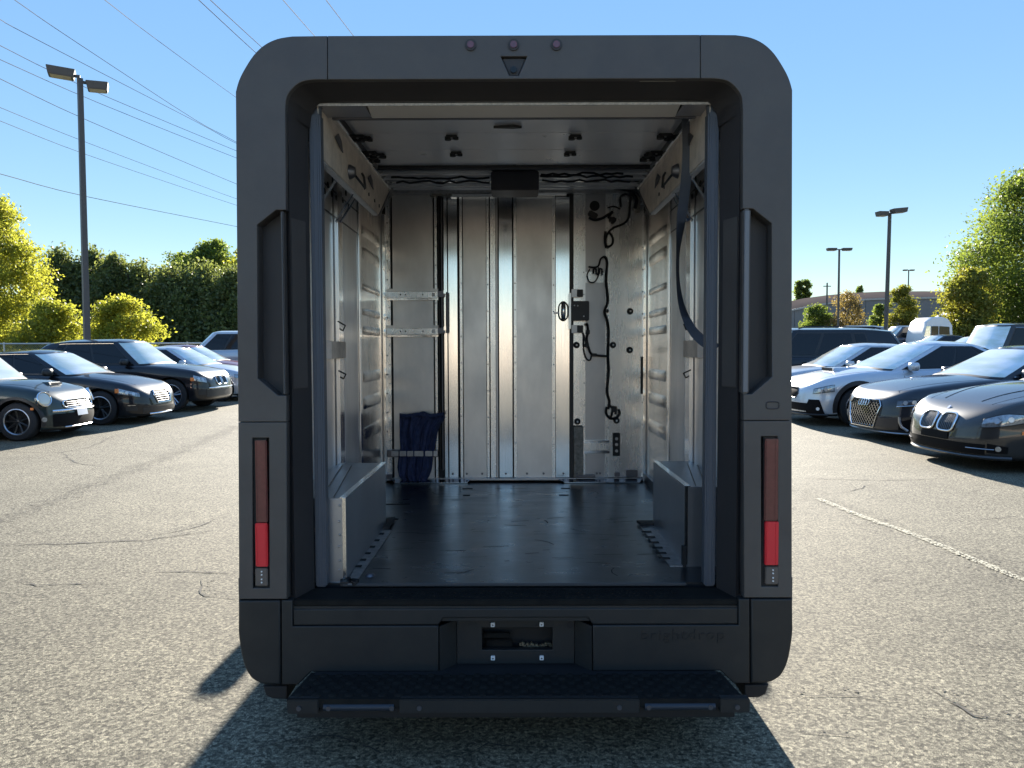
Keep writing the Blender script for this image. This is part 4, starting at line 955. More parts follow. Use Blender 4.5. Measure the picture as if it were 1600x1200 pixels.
# -- bulkhead
mb = V(); mb.box(-XW-.02, XW+.02, YB+.03, YB+.05, Zf-.02, Zc+.05); bh = mb.build('bulkhead', M['black'], van)
def bp(x0, x1, y0, y1, d, m_, nm='bulkhead_panel', bev=.0015, th=None, par=None):
    Y = YB-d; a = atY(x0, y0, Y); b = atY(x1, y1, Y); mb = V(); mb.box(a.x, b.x, Y, YB+.0295 if th is None else Y+th, a.z, b.z)
    return mb.build(nm, M[m_] if isinstance(m_, str) else m_, par or bh, bevel=bev)
T, Bt = 300, 746
M['alu_b'] = mat('satin aluminium panel', (.64, .63, .63), .35, .78, noise=.2, nscale=1.6, rvar=.05, stretch=(2, 2, 1), bump=.005, bscale=8)
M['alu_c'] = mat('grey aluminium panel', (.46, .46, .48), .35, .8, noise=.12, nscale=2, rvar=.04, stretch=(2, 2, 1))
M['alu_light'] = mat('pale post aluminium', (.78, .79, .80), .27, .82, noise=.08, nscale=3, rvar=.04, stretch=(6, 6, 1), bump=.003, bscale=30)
bp(602.5, 612.5, T, Bt, .012, 'alu_light', 'bulkhead_post')
bp(613, 678.5, T-4, Bt, .0, 'alu_b')
bp(679, 684.5, T, Bt, .012, 'alu_light', 'bulkhead_post')
bp(693.5, 700, T, Bt, .02, 'alu', 'bulkhead_post')
bp(700.3, 715.8, 308, Bt, .012, 'alu')
bp(718.2, 723.5, 308, Bt, .012, 'alu_light', 'bulkhead_post')
bp(723.8, 760.2, 308, Bt, .0, 'alu_b')
bp(760.5, 764.8, 308, Bt, .012, 'alu_light', 'bulkhead_post')
bp(766.3, 774.8, 308, Bt, .016, 'alu_light')
bp(775.1, 778.3, 308, Bt, .004, 'alu_c')
bp(780, 800.6, 308, Bt, .022, 'alu')
bp(803, 807.4, 308, Bt, .012, 'alu_light', 'bulkhead_post')
bp(807.7, 863, 308, Bt, .0, 'alu_b')
bp(863.3, 867.4, 308, Bt, .012, 'alu_light', 'bulkhead_post')
bp(869.3, 890, 308, Bt, .018, 'alu')
bp(896.5, 910.8, T+4, 665, .018, 'alu_light', 'bulkhead_post')
bp(896.5, 911.2, 667, Bt, .022, 'worn_steel', 'bulkhead_post')
bp(911.4, 914, T, Bt, .01, 'alu_light', 'bulkhead_post')
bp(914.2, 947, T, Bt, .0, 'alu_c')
bp(947.3, 951.4, T, Bt, .01, 'alu_light', 'bulkhead_post')
bp(952.6, 968, T, Bt, .02, 'alu_light', 'bulkhead_panel')
bp(968.4, 969.2, T, Bt, .008, 'dark_steel', 'bulkhead_seam')
bp(969.5, 1001.5, T, Bt, .016, 'alu_light')
bp(1002, 1005.8, T, Bt, .012, 'alu_light', 'bulkhead_post')
bp(1007.4, 1008.4, T, Bt, .02, 'black', 'bulkhead_seam')
bp(1008.6, 1014.2, T, Bt+20, .035, 'alu', 'bulkhead_post')
# pale upper band of the dark panel
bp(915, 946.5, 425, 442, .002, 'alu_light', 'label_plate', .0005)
# black door track with rod
bp(685.3, 688.2, T, 735, .03, 'trim', 'door_channel'); bp(689.6, 692.6, T, 735, .03, 'dark_steel', 'door_channel')
bp(890.6, 895.6, T, Bt, .022, 'trim', 'door_channel')
# base rail
bp(603, 1003, 747.3, 750.5, .04, 'alu_c', 'base_rail')
for x0, x1 in ((609, 735), (872, 1002)):
    a = atZ(x0, 754, Zf); mb = V(); z = Zf
    xa, xb = atY(x0, 750, YB-.05).x, atY(x1, 750, YB-.05).x
    mb.slab([[Vector((xa+.04, YB-.10, z+.004)), Vector((xb-.02, YB-.10, z+.004))], [Vector((xa, YB-.042, z+.02)), Vector((xb, YB-.042, z+.02))]], Vector((0, 0, .004)))
    mb.build('ramp_plate', M['alu'], bh)
# rivets on the posts
mb = V(); mb2 = V()
for px, d, n, off in ((605.5, .012, 14, 0), (609.5, .012, 14, 14), (681.5, .012, 14, 7), (721, .012, 10, 0), (762.6, .012, 10, 2), (805.2, .012, 10, 0), (865.4, .012, 10, 3), (912.7, .01, 12, 4), (1003.9, .012, 12, 0), (949.4, .01, 12, 4), (1011, .035, 9, 6)):
    for k in range(n):
        c = atY(px, 318+off+k*(415/n), YB-d); (mb if px in (605.5, 1003.9, 1011) else mb2).lathe([(.0, .004), (.0045, .003), (.006, 0)], (c.x, YB-d, c.z), (0, -1, 0), 6)
for px in (707, 729, 753, 790, 823, 849, 880, 937, 901, 932):
    c = atY(px, 740, YB-.02); mb.disc((c.x, YB-.026, c.z), (0, 1, 0), .008, .006, 8)
mb.build('dark_rivets', M['dark_steel'], bh, smooth=50, kind='stuff'); mb2.build('pale_rivets', M['steel'], bh, smooth=50, kind='stuff')
# top fittings
bp(603, 1010, 291, 300, .03, 'dark_steel', 'top_rail')
for x0, x1, py in ((705, 778, 305.5), (788, 886, 303.5)): bp(x0, x1, py-2, py+2, .05, 'alu', 'top_strip')
bp(672, 707, 288, 305, .06, 'worn_steel', 'top_bracket')
mb = V(); rr = random.Random(6)
for k in range(16):
    c = atY(674+k*2, 296+rr.uniform(-5, 5), YB-.068); mb.cbox(c, (.01, .01, .03+rr.uniform(0, .02)))
mb.build('bracket_ribs', M['steel'], bh)
# latch rails on the left panel
for yy in (459.5, 516.8):
    bp(604, 685, yy-9, yy-4.4, .028, 'alu_b', 'rail_flange'); rl = bp(604, 685, yy-4, yy+5.5, .05, 'alu_light', 'latch_rail', .003); bp(604, 685, yy+6, yy+9, .028, 'alu', 'rail_flange')
    for px in (626, 634, 661): 
        bp(px-1, px+1, yy-.6, yy+1.4, .0515, 'black', 'rail_slot', 0, .001, rl)
    bp(675, 680, yy-2.5, yy+3.5, .052, 'white', 'rail_end', 0, .003, rl)
    bp(684, 695, yy-5, yy+4, .06, 'dark_steel', 'latch_catch', .002, .05); bp(693.5, 699, yy-7, yy-1, .065, 'alu', 'latch_catch', .002, .04)
mb = V(); a = atY(699, 456, YB-.06); b = atY(699, 520, YB-.06); mb.tube([a, b], .010, 8); mb.build('latch_rod', M['dark_steel'], bh, smooth=50)
bp(605, 684, 703, 714, .045, 'dark_steel', 'strap_rail', .003)
# bracket lower right
for (ya_, yb_, d, m_) in ((688.5, 692, .03, 'alu'), (692.5, 704, .045, 'alu_light'), (704.5, 709, .03, 'alu')): bp(913 if m_ == 'alu' else 911.5, 952, ya_, yb_, d, m_, 'folding_bracket', .002)
mb = V()
pl_ = bp(957.5, 968.5, 677, 713, .035, 'black', 'hinge_plate', .003)
for px, py in ((963, 686), (963, 705), (963, 695)): 
    c = atY(px, py, YB-.036); mb.disc((c.x, YB-.042, c.z), (0, 1, 0), .011, .008, 10)
mb.build('hinge_bolts', M['steel'], pl_, smooth=40, kind='stuff')
for px, py in ((985, 487), (984, 547.5), (958, 539.5), (901, 539.5), (902, 659), (963, 657.5)):
    c = atY(px, py, YB-.02); mb = V(); mb.lathe([(.0, .022), (.012, .022), (.019, .018), (.023, .008), (.024, 0)], (c.x, YB-.018, c.z), (0, -1, 0), 16); kb = mb.build('rubber_buffer', M['rubber'], bh, smooth=40)
    mb = V(); mb.lathe([(.0, .003), (.007, .002), (.0075, 0)], (c.x, YB-.0405, c.z), (0, -1, 0), 10); mb.build('buffer_bolt', M['white'], kb, smooth=40)
# electronics: box with lights, connectors
eb = bp(893.5, 921, 470.5, 501, .075, mat('dark box plastic', (.035, .037, .045), .45), 'door_lock_box', .004)
bp(889.5, 892.5, 458, 514, .085, 'alu_light', 'lock_plate', .001, .07)
for yy in (452, 508):
    bp(893.5, 905, yy, yy+12.5, .055, 'alu_c', 'connector', .002); bp(902, 911.5, yy+.5, yy+12, .06, 'trim', 'connector', .003)
for px, py in ((898, 477.5), (903, 478), (912.5, 494.5)):
    c = atY(px, py, YB-.076); mb = V(); mb.disc((c.x, YB-.079, c.z), (0, 1, 0), .0055, .004, 8); mb.build('indicator_dot', M['white'], eb)
# door handle
mb = V(); c = atY(880.5, 486.5, YB-.03); w_, h_ = .034, .068
ring = [(c.x+math.cos(t)*w_*(1 if abs(math.sin(t)) < .8 else .9), YB-.03, c.z+math.copysign(abs(math.sin(t))**.7, math.sin(t))*h_) for t in [i*math.pi/10 for i in range(20)]]
mb.tube(ring, .0055, 6, closed=True); mb.build('handle_bezel', M['black'], bh, smooth=50)
mb = V(); mb.tube([(c.x, YB-.04, c.z-.055), (c.x, YB-.055, c.z-.03), (c.x, YB-.058, c.z+.03), (c.x, YB-.04, c.z+.055)], [.014, .016, .016, .014], 10); mb.build('door_handle', M['chrome'], bh, smooth=50)
mb = V(); mb.cbox((c.x-.05, YB-.03, c.z-.012), (.03, .012, .012)); mb.build('handle_spindle', M['steel'], bh)
# wiring on the bulkhead
def cable(ptlist, r=.009, d=.04, nm='cable', par=bh, n=4):
    P = smooth_poly([tuple(atY(x, y, YB-d)) for x, y in ptlist], n); mb = V(); mb.tube(P, r, 6); return mb.build(nm, M['cable'], par, smooth=60)
cable([(945, 401), (949, 410), (947.5, 440), (950, 470), (945, 487), (949, 502), (951, 520), (950, 557), (951, 580), (948.5, 612), (952, 628), (950, 640)], .011)
cable([(948, 636), (947, 646), (953, 654), (963, 653), (968, 646), (966, 640)], .010)
cable([(953, 634), (957, 640), (955, 650), (951, 655)], .009)
cable([(956, 636), (962, 638), (962, 648)], .008)
cable([(986, 306), (985, 322), (983, 340), (975, 350), (958, 357), (949, 368), (947, 380), (950, 386), (957, 382), (958, 372), (952, 362)], .009)
cable([(947, 362), (946, 376), (948, 388)], .011)
cable([(971, 324), (970, 314), (971, 307), (978, 304), (985, 306)], .007)
cable([(950, 325), (960, 323), (970, 327)], .006)
cable([(921, 340), (930, 344), (942, 341), (952, 335), (958, 333)], .010)
cable([(958, 331), (952, 340), (962, 343), (956, 350)], .012)
cable([(945, 401), (939, 405), (936, 415), (930, 418), (920, 417)], .007)
cable([(936, 418), (935, 432), (929, 441), (921, 440), (918, 430), (922, 421)], .005)
cable([(928, 428), (928, 421), (932, 421), (932, 428), (937, 428), (937, 421), (941, 421), (941, 430)], .007, n=2)
cable([(914, 508), (918, 507), (919, 520), (917, 530), (922, 550), (929, 555), (948, 557)], .009)
cable([(912, 524), (912, 545), (916, 560), (922, 563), (925, 553)], .006)
cable([(911, 520), (914, 530), (918, 541), (923, 552)], .008)
for px, py, w2, h2 in ((919, 519, 6, 7), (917, 540, 7, 6), (929, 555, 8, 5), (950, 486, 3, 5), (951, 518, 3, 5), (950, 586, 3, 4), (960, 640, 8, 9), (957, 343, 9, 7)):
    bp(px-w2/2, px+w2/2, py-h2/2, py+h2/2, .055, 'cable', 'cable_clip', .003, .03)
c = atY(930, 322, YB-.01); mb = V(); mb.disc((c.x, YB-.012, c.z), (0, 1, 0), .036, .01, 18); mb.build('vent_hole', M['black'], bh)
mb = V(); c = atY(927, 336, YB-.03); mb.cbox(c, (.07, .04, .04), Euler((0, .5, 0)).to_matrix()); mb.build('cable_elbow', M['trim'], bh, bevel=.006)
cable([(985, 296), (1000, 306), (1012, 318), (1016, 326)], .010, .08); cable([(940, 291), (962, 295), (982, 298), (996, 302)], .010, .08)
cable([(985, 300), (995, 312), (993, 326)], .014, .06)
bp(994, 1001, 306, 333, .06, 'worn_steel', 'cable_guide', .004)
for k in range(6): bp(996+k*3, 1003+k*3, 296+k*3, 303+k*4, .09+.01*k, 'trim', 'cable_bundle', .005, .03)
bp(1001.8, 1004.4, 558, 616, .03, 'black', 'dark_slot', .001)
# junk at the base
for x0, x1, y0, y1 in ((900, 930, 743, 746.5), (960, 968, 739, 745), (978, 996, 735, 746), (603, 612, 741, 748)): bp(x0, x1, y0, y1, .05, 'dark_steel', 'floor_bracket', .003)
# hanging door pull strap on the right
sp = [(1075, 186, 3.5), (1076, 240, 3.5), (1071, 300, 3.5), (1065, 345, 3.5), (1060, 395, 3.5), (1060, 440, 3.5), (1066, 480, 3.5), (1080, 513, 3.47), (1097, 532, 3.42), (1112, 541, 3.38), (1120, 546, 3.36)]
wds = [.024, .024, .023, .021, .013, .013, .017, .021, .023, .023, .023]
P = smooth_poly([(*atY(x, y, d), w) for (x, y, d), w in zip(sp, wds)], 5)
gl, gr = [], []
for i, p in enumerate(P):
    a = Vector(P[max(i-1, 0)][:3]); b = Vector(P[min(i+1, len(P)-1)][:3]); t = (b-a).normalized(); nn = Vector((-t.z, 0, t.x)).normalized()
    c = Vector(p[:3]); tw = max(0, .024-p[3])*2.2
    gl.append(c+nn*p[3]+Vector((0, tw, 0))); gr.append(c-nn*p[3]-Vector((0, tw, 0)))
mb = V(); mb.slab([gl, gr], Vector((0, .003, 0))); mb.build('door_pull_strap', M['webbing'], van, smooth=60)
# -- outer body: sides, roof, cab, mirrors, wheels
XS = 1.0; Ztop = atY(804, 57, YR).z
mb = V()
yy0, yy1 = YR+.068, 8.7
sec = [(-XS, .26), (-XS, 2.30), (-XS+.03, 2.45), (-XS+.10, 2.56), (-XS+.2, 2.62), (XS-.2, 2.62), (XS-.10, 2.56), (XS-.03, 2.45), (XS, 2.30), (XS, .26)]
g = [[Vector((x, y, z-(0 if y < 7.9 else (y-7.9)*.25*(1 if z > 1 else 0)))) for x, z in sec] for y in (yy0, 4, 5, 6, 7, 7.9, yy1)]
mb.slab(g, Vector((0, 0, .012))); mb.build('outer_shell', M['van_side'], van, smooth=40)
mb = V(); g = []
for k in range(7):
    t = k/6; y = 8.7+.9*math.sin(t*1.45); z = 2.42-(1.55*(1-math.cos(t*1.5)))
    g.append([Vector((x*XS*(1-.10*t*t), y-.10*x*x, z if k < 6 else .30)) for x in (-1, -.6, 0, .6, 1)])
mb.slab(g, Vector((0, -.02, -.01))); mb.build('cab_front', M['van_side'], van, smooth=60)
mb = V(); mb.box(-XS, XS, YR+.2, 9.3, .24, .27); mb.build('underbody', M['black'], van)
mb = V(); mb.box(-.96, .96, YB+.12, YB+.14, .3, 2.58); mb.build('cab_partition', M['black'], van)
for s in (-1, 1):
    arm = V(); arm.box(s*.98, s*1.10, 8.42, 8.50, 1.62, 1.68); ar = arm.build('mirror_arm', M['trim'], van)
    mb = V(); mb.cbox((s*1.17, 8.46, 1.68), (.17, .14, .42)); mr_ = mb.build('side_mirror', M['trim'], van, bevel=.03, smooth=50)
    mb = V(); mb.cbox((s*1.17, 8.388, 1.68), (.14, .006, .36)); mb.build('mirror_glass', M['chrome'], mr_)
for s in (-1, 1):
    for yw_ in (4.0, 8.2):
        mb = V(); mb.lathe([(.0, -.10), (.22, -.10), (.34, -.09), (.36, -.06), (.36, .06), (.34, .09), (.22, .10), (0, .10)], (s*.885, yw_, .36), (1, 0, 0), 28); wh = mb.build('wheel', M['rubber_tyre'], van, smooth=40)
        mb = V(); mb.lathe([(.0, .105), (.15, .105), (.21, .108), (.22, .09)], (s*.885, yw_, .36), (s, 0, 0), 24); mb.build('rim', M['rim_grey'], wh, smooth=40)
# -- folded navy jacket held by the strap rail
jo = atY(653, 752, YB-.1); jk = empty('folded_jacket', (jo.x, YB-.1, Zf), 0, 'navy blue cloth cover folded over the lower rail at the left of the bulkhead', 'cloth cover')
tp = [(622, 645), (632, 647), (643, 645), (656, 644), (668, 646.5), (682, 646), (692, 651)]; 
rows = []
JO = (jo.x, YB-.1, Zf); nC, nR = 46, 30
def lerp(a, b, t): return a+(b-a)*t
edL = [(645, 624), (660, 624), (680, 624), (700, 625), (712, 622), (730, 620.5), (744, 623), (753, 631)]
edR = [(646, 693), (653, 695.5), (664, 688), (676, 683), (690, 681), (704, 678), (716, 676), (735, 673.5), (746, 669), (753, 664)]
def itp(ed, y):
    for (a, xa), (b, xb) in zip(ed[:-1], ed[1:]):
        if y <= b: return xa+(xb-xa)*max(0, (y-a))/(b-a)
    return ed[-1][1]
g = []
for i in range(nR):
    y = 645.5+(751.5-645.5)*i/(nR-1); xl, xr = itp(edL, y), itp(edR, y); row = []
    pinch = math.exp(-((y-709)/9)**2)
    for j in range(nC):
        u = j/(nC-1); x = xl+(xr-xl)*u
        ph = 1.3*math.sin(y*.03)+.8*math.sin(y*.051+u*3)
        fold = (.014*math.sin(u*23+ph)+.010*math.sin(u*41+ph*1.7+1)+.006*math.sin(u*71+y*.06))*(1-.55*pinch)
        edge = -.035*(abs(2*u-1)**4)
        ytop = y+(1.8*math.sin(u*9)+1.2*math.sin(u*21)) if i == 0 else y
        row.append(atY(x, ytop, YB-.085+(-1)*(fold+.012*(1-pinch))-edge))
    g.append(row)
mb = MB(JO); mb.slab(g, Vector((0, .022, 0))); mb.build('cloth_body', M['navy'], jk, smooth=70)
g = []
for i in range(5):
    row = []
    for j in range(30):
        u = j/29; row.append(atY(624+69*u, 645.5+i*1.6+1.2*math.sin(u*11), YB-.125+.012*abs(i-2)/2+.006*math.sin(u*30)))
    g.append(row)
mb = MB(JO); mb.slab(g, Vector((0, .02, 0))); mb.build('cloth_roll', M['navy'], jk, smooth=70)
sb = MB(JO)
for x0, x1 in ((611, 622), (624, 634), (636, 645), (647, 661), (664, 675), (677, 683)):
    a = atY(x0, 704.5, YB-.14); b = atY(x1, 712.5, YB-.14); sb.box(a.x, b.x, YB-.14, YB-.128, a.z, b.z)
sb.build('retaining_strap', M['steel'], jk, bevel=.002)
# ================================================================ cars
def keys(kv):
    """monotone-ish smooth interpolation of (u, value) keys"""
    us = [k[0] for k in kv]; vs = [k[1] for k in kv]; n = len(us)
    d = [(vs[i+1]-vs[i])/(us[i+1]-us[i]) for i in range(n-1)]
    m = [d[0]]+[0 if d[i-1]*d[i] <= 0 else 2*d[i-1]*d[i]/(d[i-1]+d[i]) for i in range(1, n-1)]+[d[-1]]
    def f(u):
        if u <= us[0]: return vs[0]
        if u >= us[-1]: return vs[-1]
        for i in range(n-1):
            if u <= us[i+1]:
                h = us[i+1]-us[i]; t = (u-us[i])/h
                return (1+2*t)*(1-t)**2*vs[i]+t*(1-t)**2*h*m[i]+t*t*(3-2*t)*vs[i+1]+t*t*(t-1)*h*m[i+1]
    return f
SEDAN = dict(L=4.80, W=1.84, H=1.46, wb=2.85, fo=.84, wr=.33, af=.66, ar=.55, pf=2.9, pr=3.0,
    sh=[(0, .60), (.12, .70), (.5, .80), (1.2, .90), (1.6, .93), (2.6, .95), (3.8, .99), (4.5, 1.00), (4.8, .92)],
    crown=[(0, .02), (.3, .055), (1.2, .075), (2, .06), (4.2, .05), (4.8, .02)],
    wbx=1.28, wtx=2.12, rtx=3.35, rbx=4.18, hb=.90, ht=.64, roof=[(2.0, 1.39), (2.5, 1.455), (3.0, 1.44), (3.4, 1.375)],
    bot=[(0, .16), (.4, .15), (1, .19), (3.8, .20), (4.8, .26)], nose=.26, tail=.12, dlo=(.04, .90), pill=[1.0, 1.40, 1.76])
class Car:
    def __init__(s, name, label, pos, rz, p, pm, group=None, cat='car', detail=2, side_glass=None, scale=1.0):
        s.p = p; s.pm = pm; s.detail = detail
        s.root = empty(name, (pos[0], pos[1], gz(pos[1])), rz, label, cat, group)
        s.L, s.Wh = p['L'], p['W']/2
        s.sh = keys(p['sh']); s.cr = keys(p['crown']); s.bot = keys(p['bot']); s.rf = keys(p['roof'])
        s.tum = keys([(0, .93), (.05, .965), (.2, .985), (.42, 1.0), (.58, .992), (.74, .998), (.88, .980), (.96, .955), (1, .915)])
        n_ = p['nose']
        s.nose = keys([(0, .08), (.05, .03), (.14, .0), (.4, .0), (.55, .012), (.72, .035), (.86, n_*.34), (.95, n_*.66), (1, n_)])
        t_ = p['tail']; s.tail = keys([(0, .14), (.1, .05), (.3, .0), (.5, .0), (.7, t_*.3), (.9, t_*.8), (1, t_*1.1)])
        s.body(); s.house(side_glass)
        s.wheels(); s.root.scale = (scale,)*3
    # plan outline, q in [0,3]: 0 front centre, 1 end of front corner, 2 start of rear corner, 3 rear centre; sign = side
    def outl(s, q):
        p = s.p; sg = 1 if q >= 0 else -1; q = min(abs(q), 3.0); L2 = s.L/2
        if q <= 1:
            th = q*math.pi/2; x = L2-p['af']+p['af']*max(0, math.cos(th))**(2/p['pf']); y = s.Wh*max(0, math.sin(th))**(2/p['pf']); fr = (max(0, math.cos(th))**(2/p['pf']))
            return x, y*sg, fr, 0
        if q <= 2:
            t = q-1; x = (L2-p['af'])+(-L2+p['ar']-(L2-p['af']))*t; return x, s.Wh*sg, 0, 0
        th = (3-q)*math.pi/2; c = max(0, math.cos(th))**(2/p['pr']); x = -L2+p['ar']-p['ar']*c; return x, s.Wh*max(0, math.sin(th))**(2/p['pr'])*sg, 0, c
    def S(s, q, v):
        x, y, fr, re = s.outl(q); x -= s.nose(v)*fr**1.6; x += s.tail(v)*re**1.5
        u = s.L/2-x; zb, zs = s.bot(u), s.sh(u)
        return Vector((x, y*s.tum(v), zb+(zs-zb)*v))
    def SZ(s, q, z, off=0):
        lo, hi = 0, 1
        for _ in range(22):
            m = (lo+hi)/2
            if s.S(q, m).z < z: lo = m
            else: hi = m
        v = (lo+hi)/2; p = s.S(q, v)
        if off:
            a = s.S(q+.012 if q != 0 else .012, v)-s.S(q-.012, v); b = s.S(q, min(1, v+.03))-s.S(q, max(0, v-.03))
            n = a.cross(b).normalized()
            if n.x*p.x*0+n.y*(1 if q >= 0 else -1)+n.x*(1 if abs(q) < 1.5 else -1)*.5 < 0: n = -n
            p = p+n*off
        return p
    def qy(s, y):
        sg = 1 if y >= 0 else -1; y = min(abs(y)/s.Wh, .9999); return sg*math.asin(y**(s.p['pf']/2))*2/math.pi
    def qx(s, x):
        p = s.p; a = s.L/2-p['af']; b = -s.L/2+p['ar']; return 1+(a-x)/(a-b)
    def crn(s, x):
        t0 = min(1, max(0, (s.S(0, 1).x-x)/.55)); t1 = min(1, max(0, (x-s.S(3, 1).x)/.4))
        return s.cr(s.L/2-x)*(1-(1-t0)**2)*(1-(1-t1)**2)
    def body(s):
        nF, nS, nR, nV, nT = (22, 26, 12, 18, 9) if s.detail > 0 else (10, 12, 7, 9, 4)
        qs = [i/nF for i in range(nF)]+[1+i/nS for i in range(nS)]+[2+i/nR for i in range(nR+1)]
        full = [-q for q in qs[::-1] if 0 < q < 3]+qs
        full = [-3+1e-6]+full if False else full
        loop = full  # from just before -3 .. 3
        nq = len(loop); mb = MB(); vv = [j/nV for j in range(nV+1)]
        pts_ = [[s.S(q, v) for q in loop] for v in vv]
        # close ring
        vs = [p for r_ in pts_ for p in r_]
        fs = []
        for j in range(nV):
            for i in range(nq):
                i2 = (i+1) % nq; fs.append((j*nq+i, j*nq+i2, (j+1)*nq+i2, (j+1)*nq+i))
        # top deck: rows of constant x joining side +q and -q
        top = nV*nq; m0 = full.index(0)
        n_half = len(qs)
        def idx(k, sg): # k-th of qs
            return (m0+k) if sg > 0 else ((m0-k) % nq)
        rows = []
        for k in range(n_half):
            a = vs[top+idx(k, 1)]
            if k in (0, n_half-1): rows.append([top+idx(k, 1)]*(2*nT+1)); continue
            row = [top+idx(k, -1)]
            u = s.L/2-a.x; c = s.crn(a.x)
            for t in range(1, 2*nT):
                w = -1+t/nT
                vs.append(Vector((a.x, a.y*w, a.z+c*(1-abs(w)**2.3)))); row.append(len(vs)-1)
            row.append(top+idx(k, 1)); rows.append(row)
        for k in range(n_half-1):
            for t in range(2*nT):
                f = [rows[k][t], rows[k][t+1], rows[k+1][t+1], rows[k+1][t]]
                g = []
                for q in f:
                    if q not in g: g.append(q)
                if len(g) > 2: fs.append(tuple(g))
        fs.append(tuple(range(nq)))
        mb.v = [tuple(v) for v in vs]; mb.f = fs; mb.m = [0]*len(fs)
        o = mb.build('body', [s.pm, M['black']], s.root, recalc=True)
        p = s.p; R_ = p['wr']+.055
        s.ax = [s.L/2-p['fo'], s.L/2-p['fo']-p['wb']]
        if s.detail > 0:
            cut = MB()
            for ax in s.ax:
                for sg in (-1, 1):
                    y0, y1 = sg*(s.Wh-.30), sg*(s.Wh+.1)
                    cut.lathe([(0.0001, 0), (R_, 0), (R_, .4), (0.0001, .4)], (ax, y0, p['wr']), (0, sg, 0), 28)
            co = cut.build('cut', M['black'], None); bm = bmesh.new(); bm.from_mesh(co.data); bmesh.ops.remove_doubles(bm, verts=bm.verts, dist=.001); bmesh.ops.recalc_face_normals(bm, faces=bm.faces); bm.to_mesh(co.data); bm.free()
            co.location = s.root.location; co.rotation_euler = s.root.rotation_euler
            md = o.modifiers.new('b', 'BOOLEAN'); md.object = co; md.operation = 'DIFFERENCE'; md.solver = 'EXACT'
            dg = bpy.context.evaluated_depsgraph_get(); dg.update()
            me = bpy.data.meshes.new_from_object(o.evaluated_get(dg)); o.modifiers.clear(); o.data = me; bpy.data.objects.remove(co)
            if len(me.materials) < 2: me.materials.append(M['black'])
        me = o.data
        for f in me.polygons:
            c = f.center
            for ax in s.ax:
                if math.hypot(c.x-ax, c.z-p['wr']) < R_-.002 and abs(c.y) > s.Wh-.32 and s.detail > 0 and c.z < s.sh(s.L/2-c.x)-.03: f.material_index = 1
            if c.z < s.bot(s.L/2-c.x)+.03: f.material_index = 1
            f.use_smooth = True
        me.set_sharp_from_angle(angle=R(55))
        s.bodyo = o
    # greenhouse
    def hout(s, q, v):
        p = s.p; sg = 1 if q >= 0 else -1; q = min(abs(q), 3.0); L2 = s.L/2; vv = v
        xf = L2-(p['wbx']+(p['wtx']-p['wbx'])*vv); xr = L2-(p['rbx']+(p['rtx']-p['rbx'])*(vv**1.15))
        hw = s.Wh*(p['hb']+(p['ht']-p['hb'])*(.72*vv+.28*vv*vv)); a = .34; b = p.get('rcorn', .30)
        if q <= 1: th = q*math.pi/2; x = xf-a+a*max(0, math.cos(th))**(2/3.2); y = hw*max(0, math.sin(th))**(2/3.2)*(1-.0*vv)
        elif q <= 2: x = (xf-a)+(xr+b-(xf-a))*(q-1); y = hw
        else: th = (3-q)*math.pi/2; x = xr+b-b*max(0, math.cos(th))**(2/3.4); y = hw*max(0, math.sin(th))**(2/3.4)
        return x, y*sg
    def G(s, q, v, off=0):
        x, y = s.hout(q, v); u = s.L/2-x; ub = s.L/2-s.hout(q, 0)[0]
        zb = s.sh(ub)-.01+s.cr(ub)*(1-min(1, abs(s.hout(q, 0)[1])/s.Wh)**2.3)*.9
        ut = s.L/2-s.hout(q, 1)[0]; zt = s.rf(ut)-.05*(min(1, abs(y)/(s.Wh*s.p['ht']))**3)
        p = Vector((x, y, zb+(zt-zb)*v))
        if off:
            e = .02; a = s.G(q+e, v)-s.G(q-e, v); b = s.G(q, min(1, v+.05))-s.G(q, max(0, v-.05)); n = a.cross(b).normalized()
            if n.dot(Vector((p.x+s.L/2-(s.p['wbx']+s.p['rbx'])/2*1.0 if False else (p.x-(s.L/2-(s.p['wbx']+s.p['rbx'])/2))*.4, p.y, .3))) < 0: n = -n
            p = p+n*off
        return p
    def house(s, sgm=None):
        nF, nS, nR, nV = (12, 16, 10, 9) if s.detail > 0 else (7, 8, 6, 5)
        qs = [i/nF for i in range(nF)]+[1+i/nS for i in range(nS)]+[2+i/nR for i in range(nR+1)]
        full = [-q for q in qs[::-1] if 0 < q < 3]+qs; nq = len(full); mb = MB()
        vs = [s.G(q, j/nV) for j in range(nV+1) for q in full]; fs = []
        for j in range(nV):
            for i in range(nq):
                i2 = (i+1) % nq; fs.append((j*nq+i, j*nq+i2, (j+1)*nq+i2, (j+1)*nq+i))
        top = nV*nq; m0 = full.index(0); nT = 5; rows = []
        for k in range(len(qs)):
            ia, ib = top+(m0+k), top+((m0-k) % nq); a = vs[ia]
            if k in (0, len(qs)-1): rows.append([ia]*(2*nT+1)); continue
            row = [ib]
            for t in range(1, 2*nT):
                w = -1+t/nT; u = s.L/2-a.x
                zc = s.rf(u)+.012
                vs.append(Vector((a.x, a.y*w, a.z+(zc-a.z)*(1-abs(w)**2.5)))); row.append(len(vs)-1)
            row.append(ia); rows.append(row)
        for k in range(len(qs)-1):
            for t in range(2*nT):
                g = []
                for q in (rows[k][t], rows[k][t+1], rows[k+1][t+1], rows[k+1][t]):
                    if q not in g: g.append(q)
                if len(g) > 2: fs.append(tuple(g))
        mb.v = [tuple(v) for v in vs]; mb.f = fs; mb.m = [0]*len(fs)
        mb.build('roof', s.pm, s.root, smooth=35)
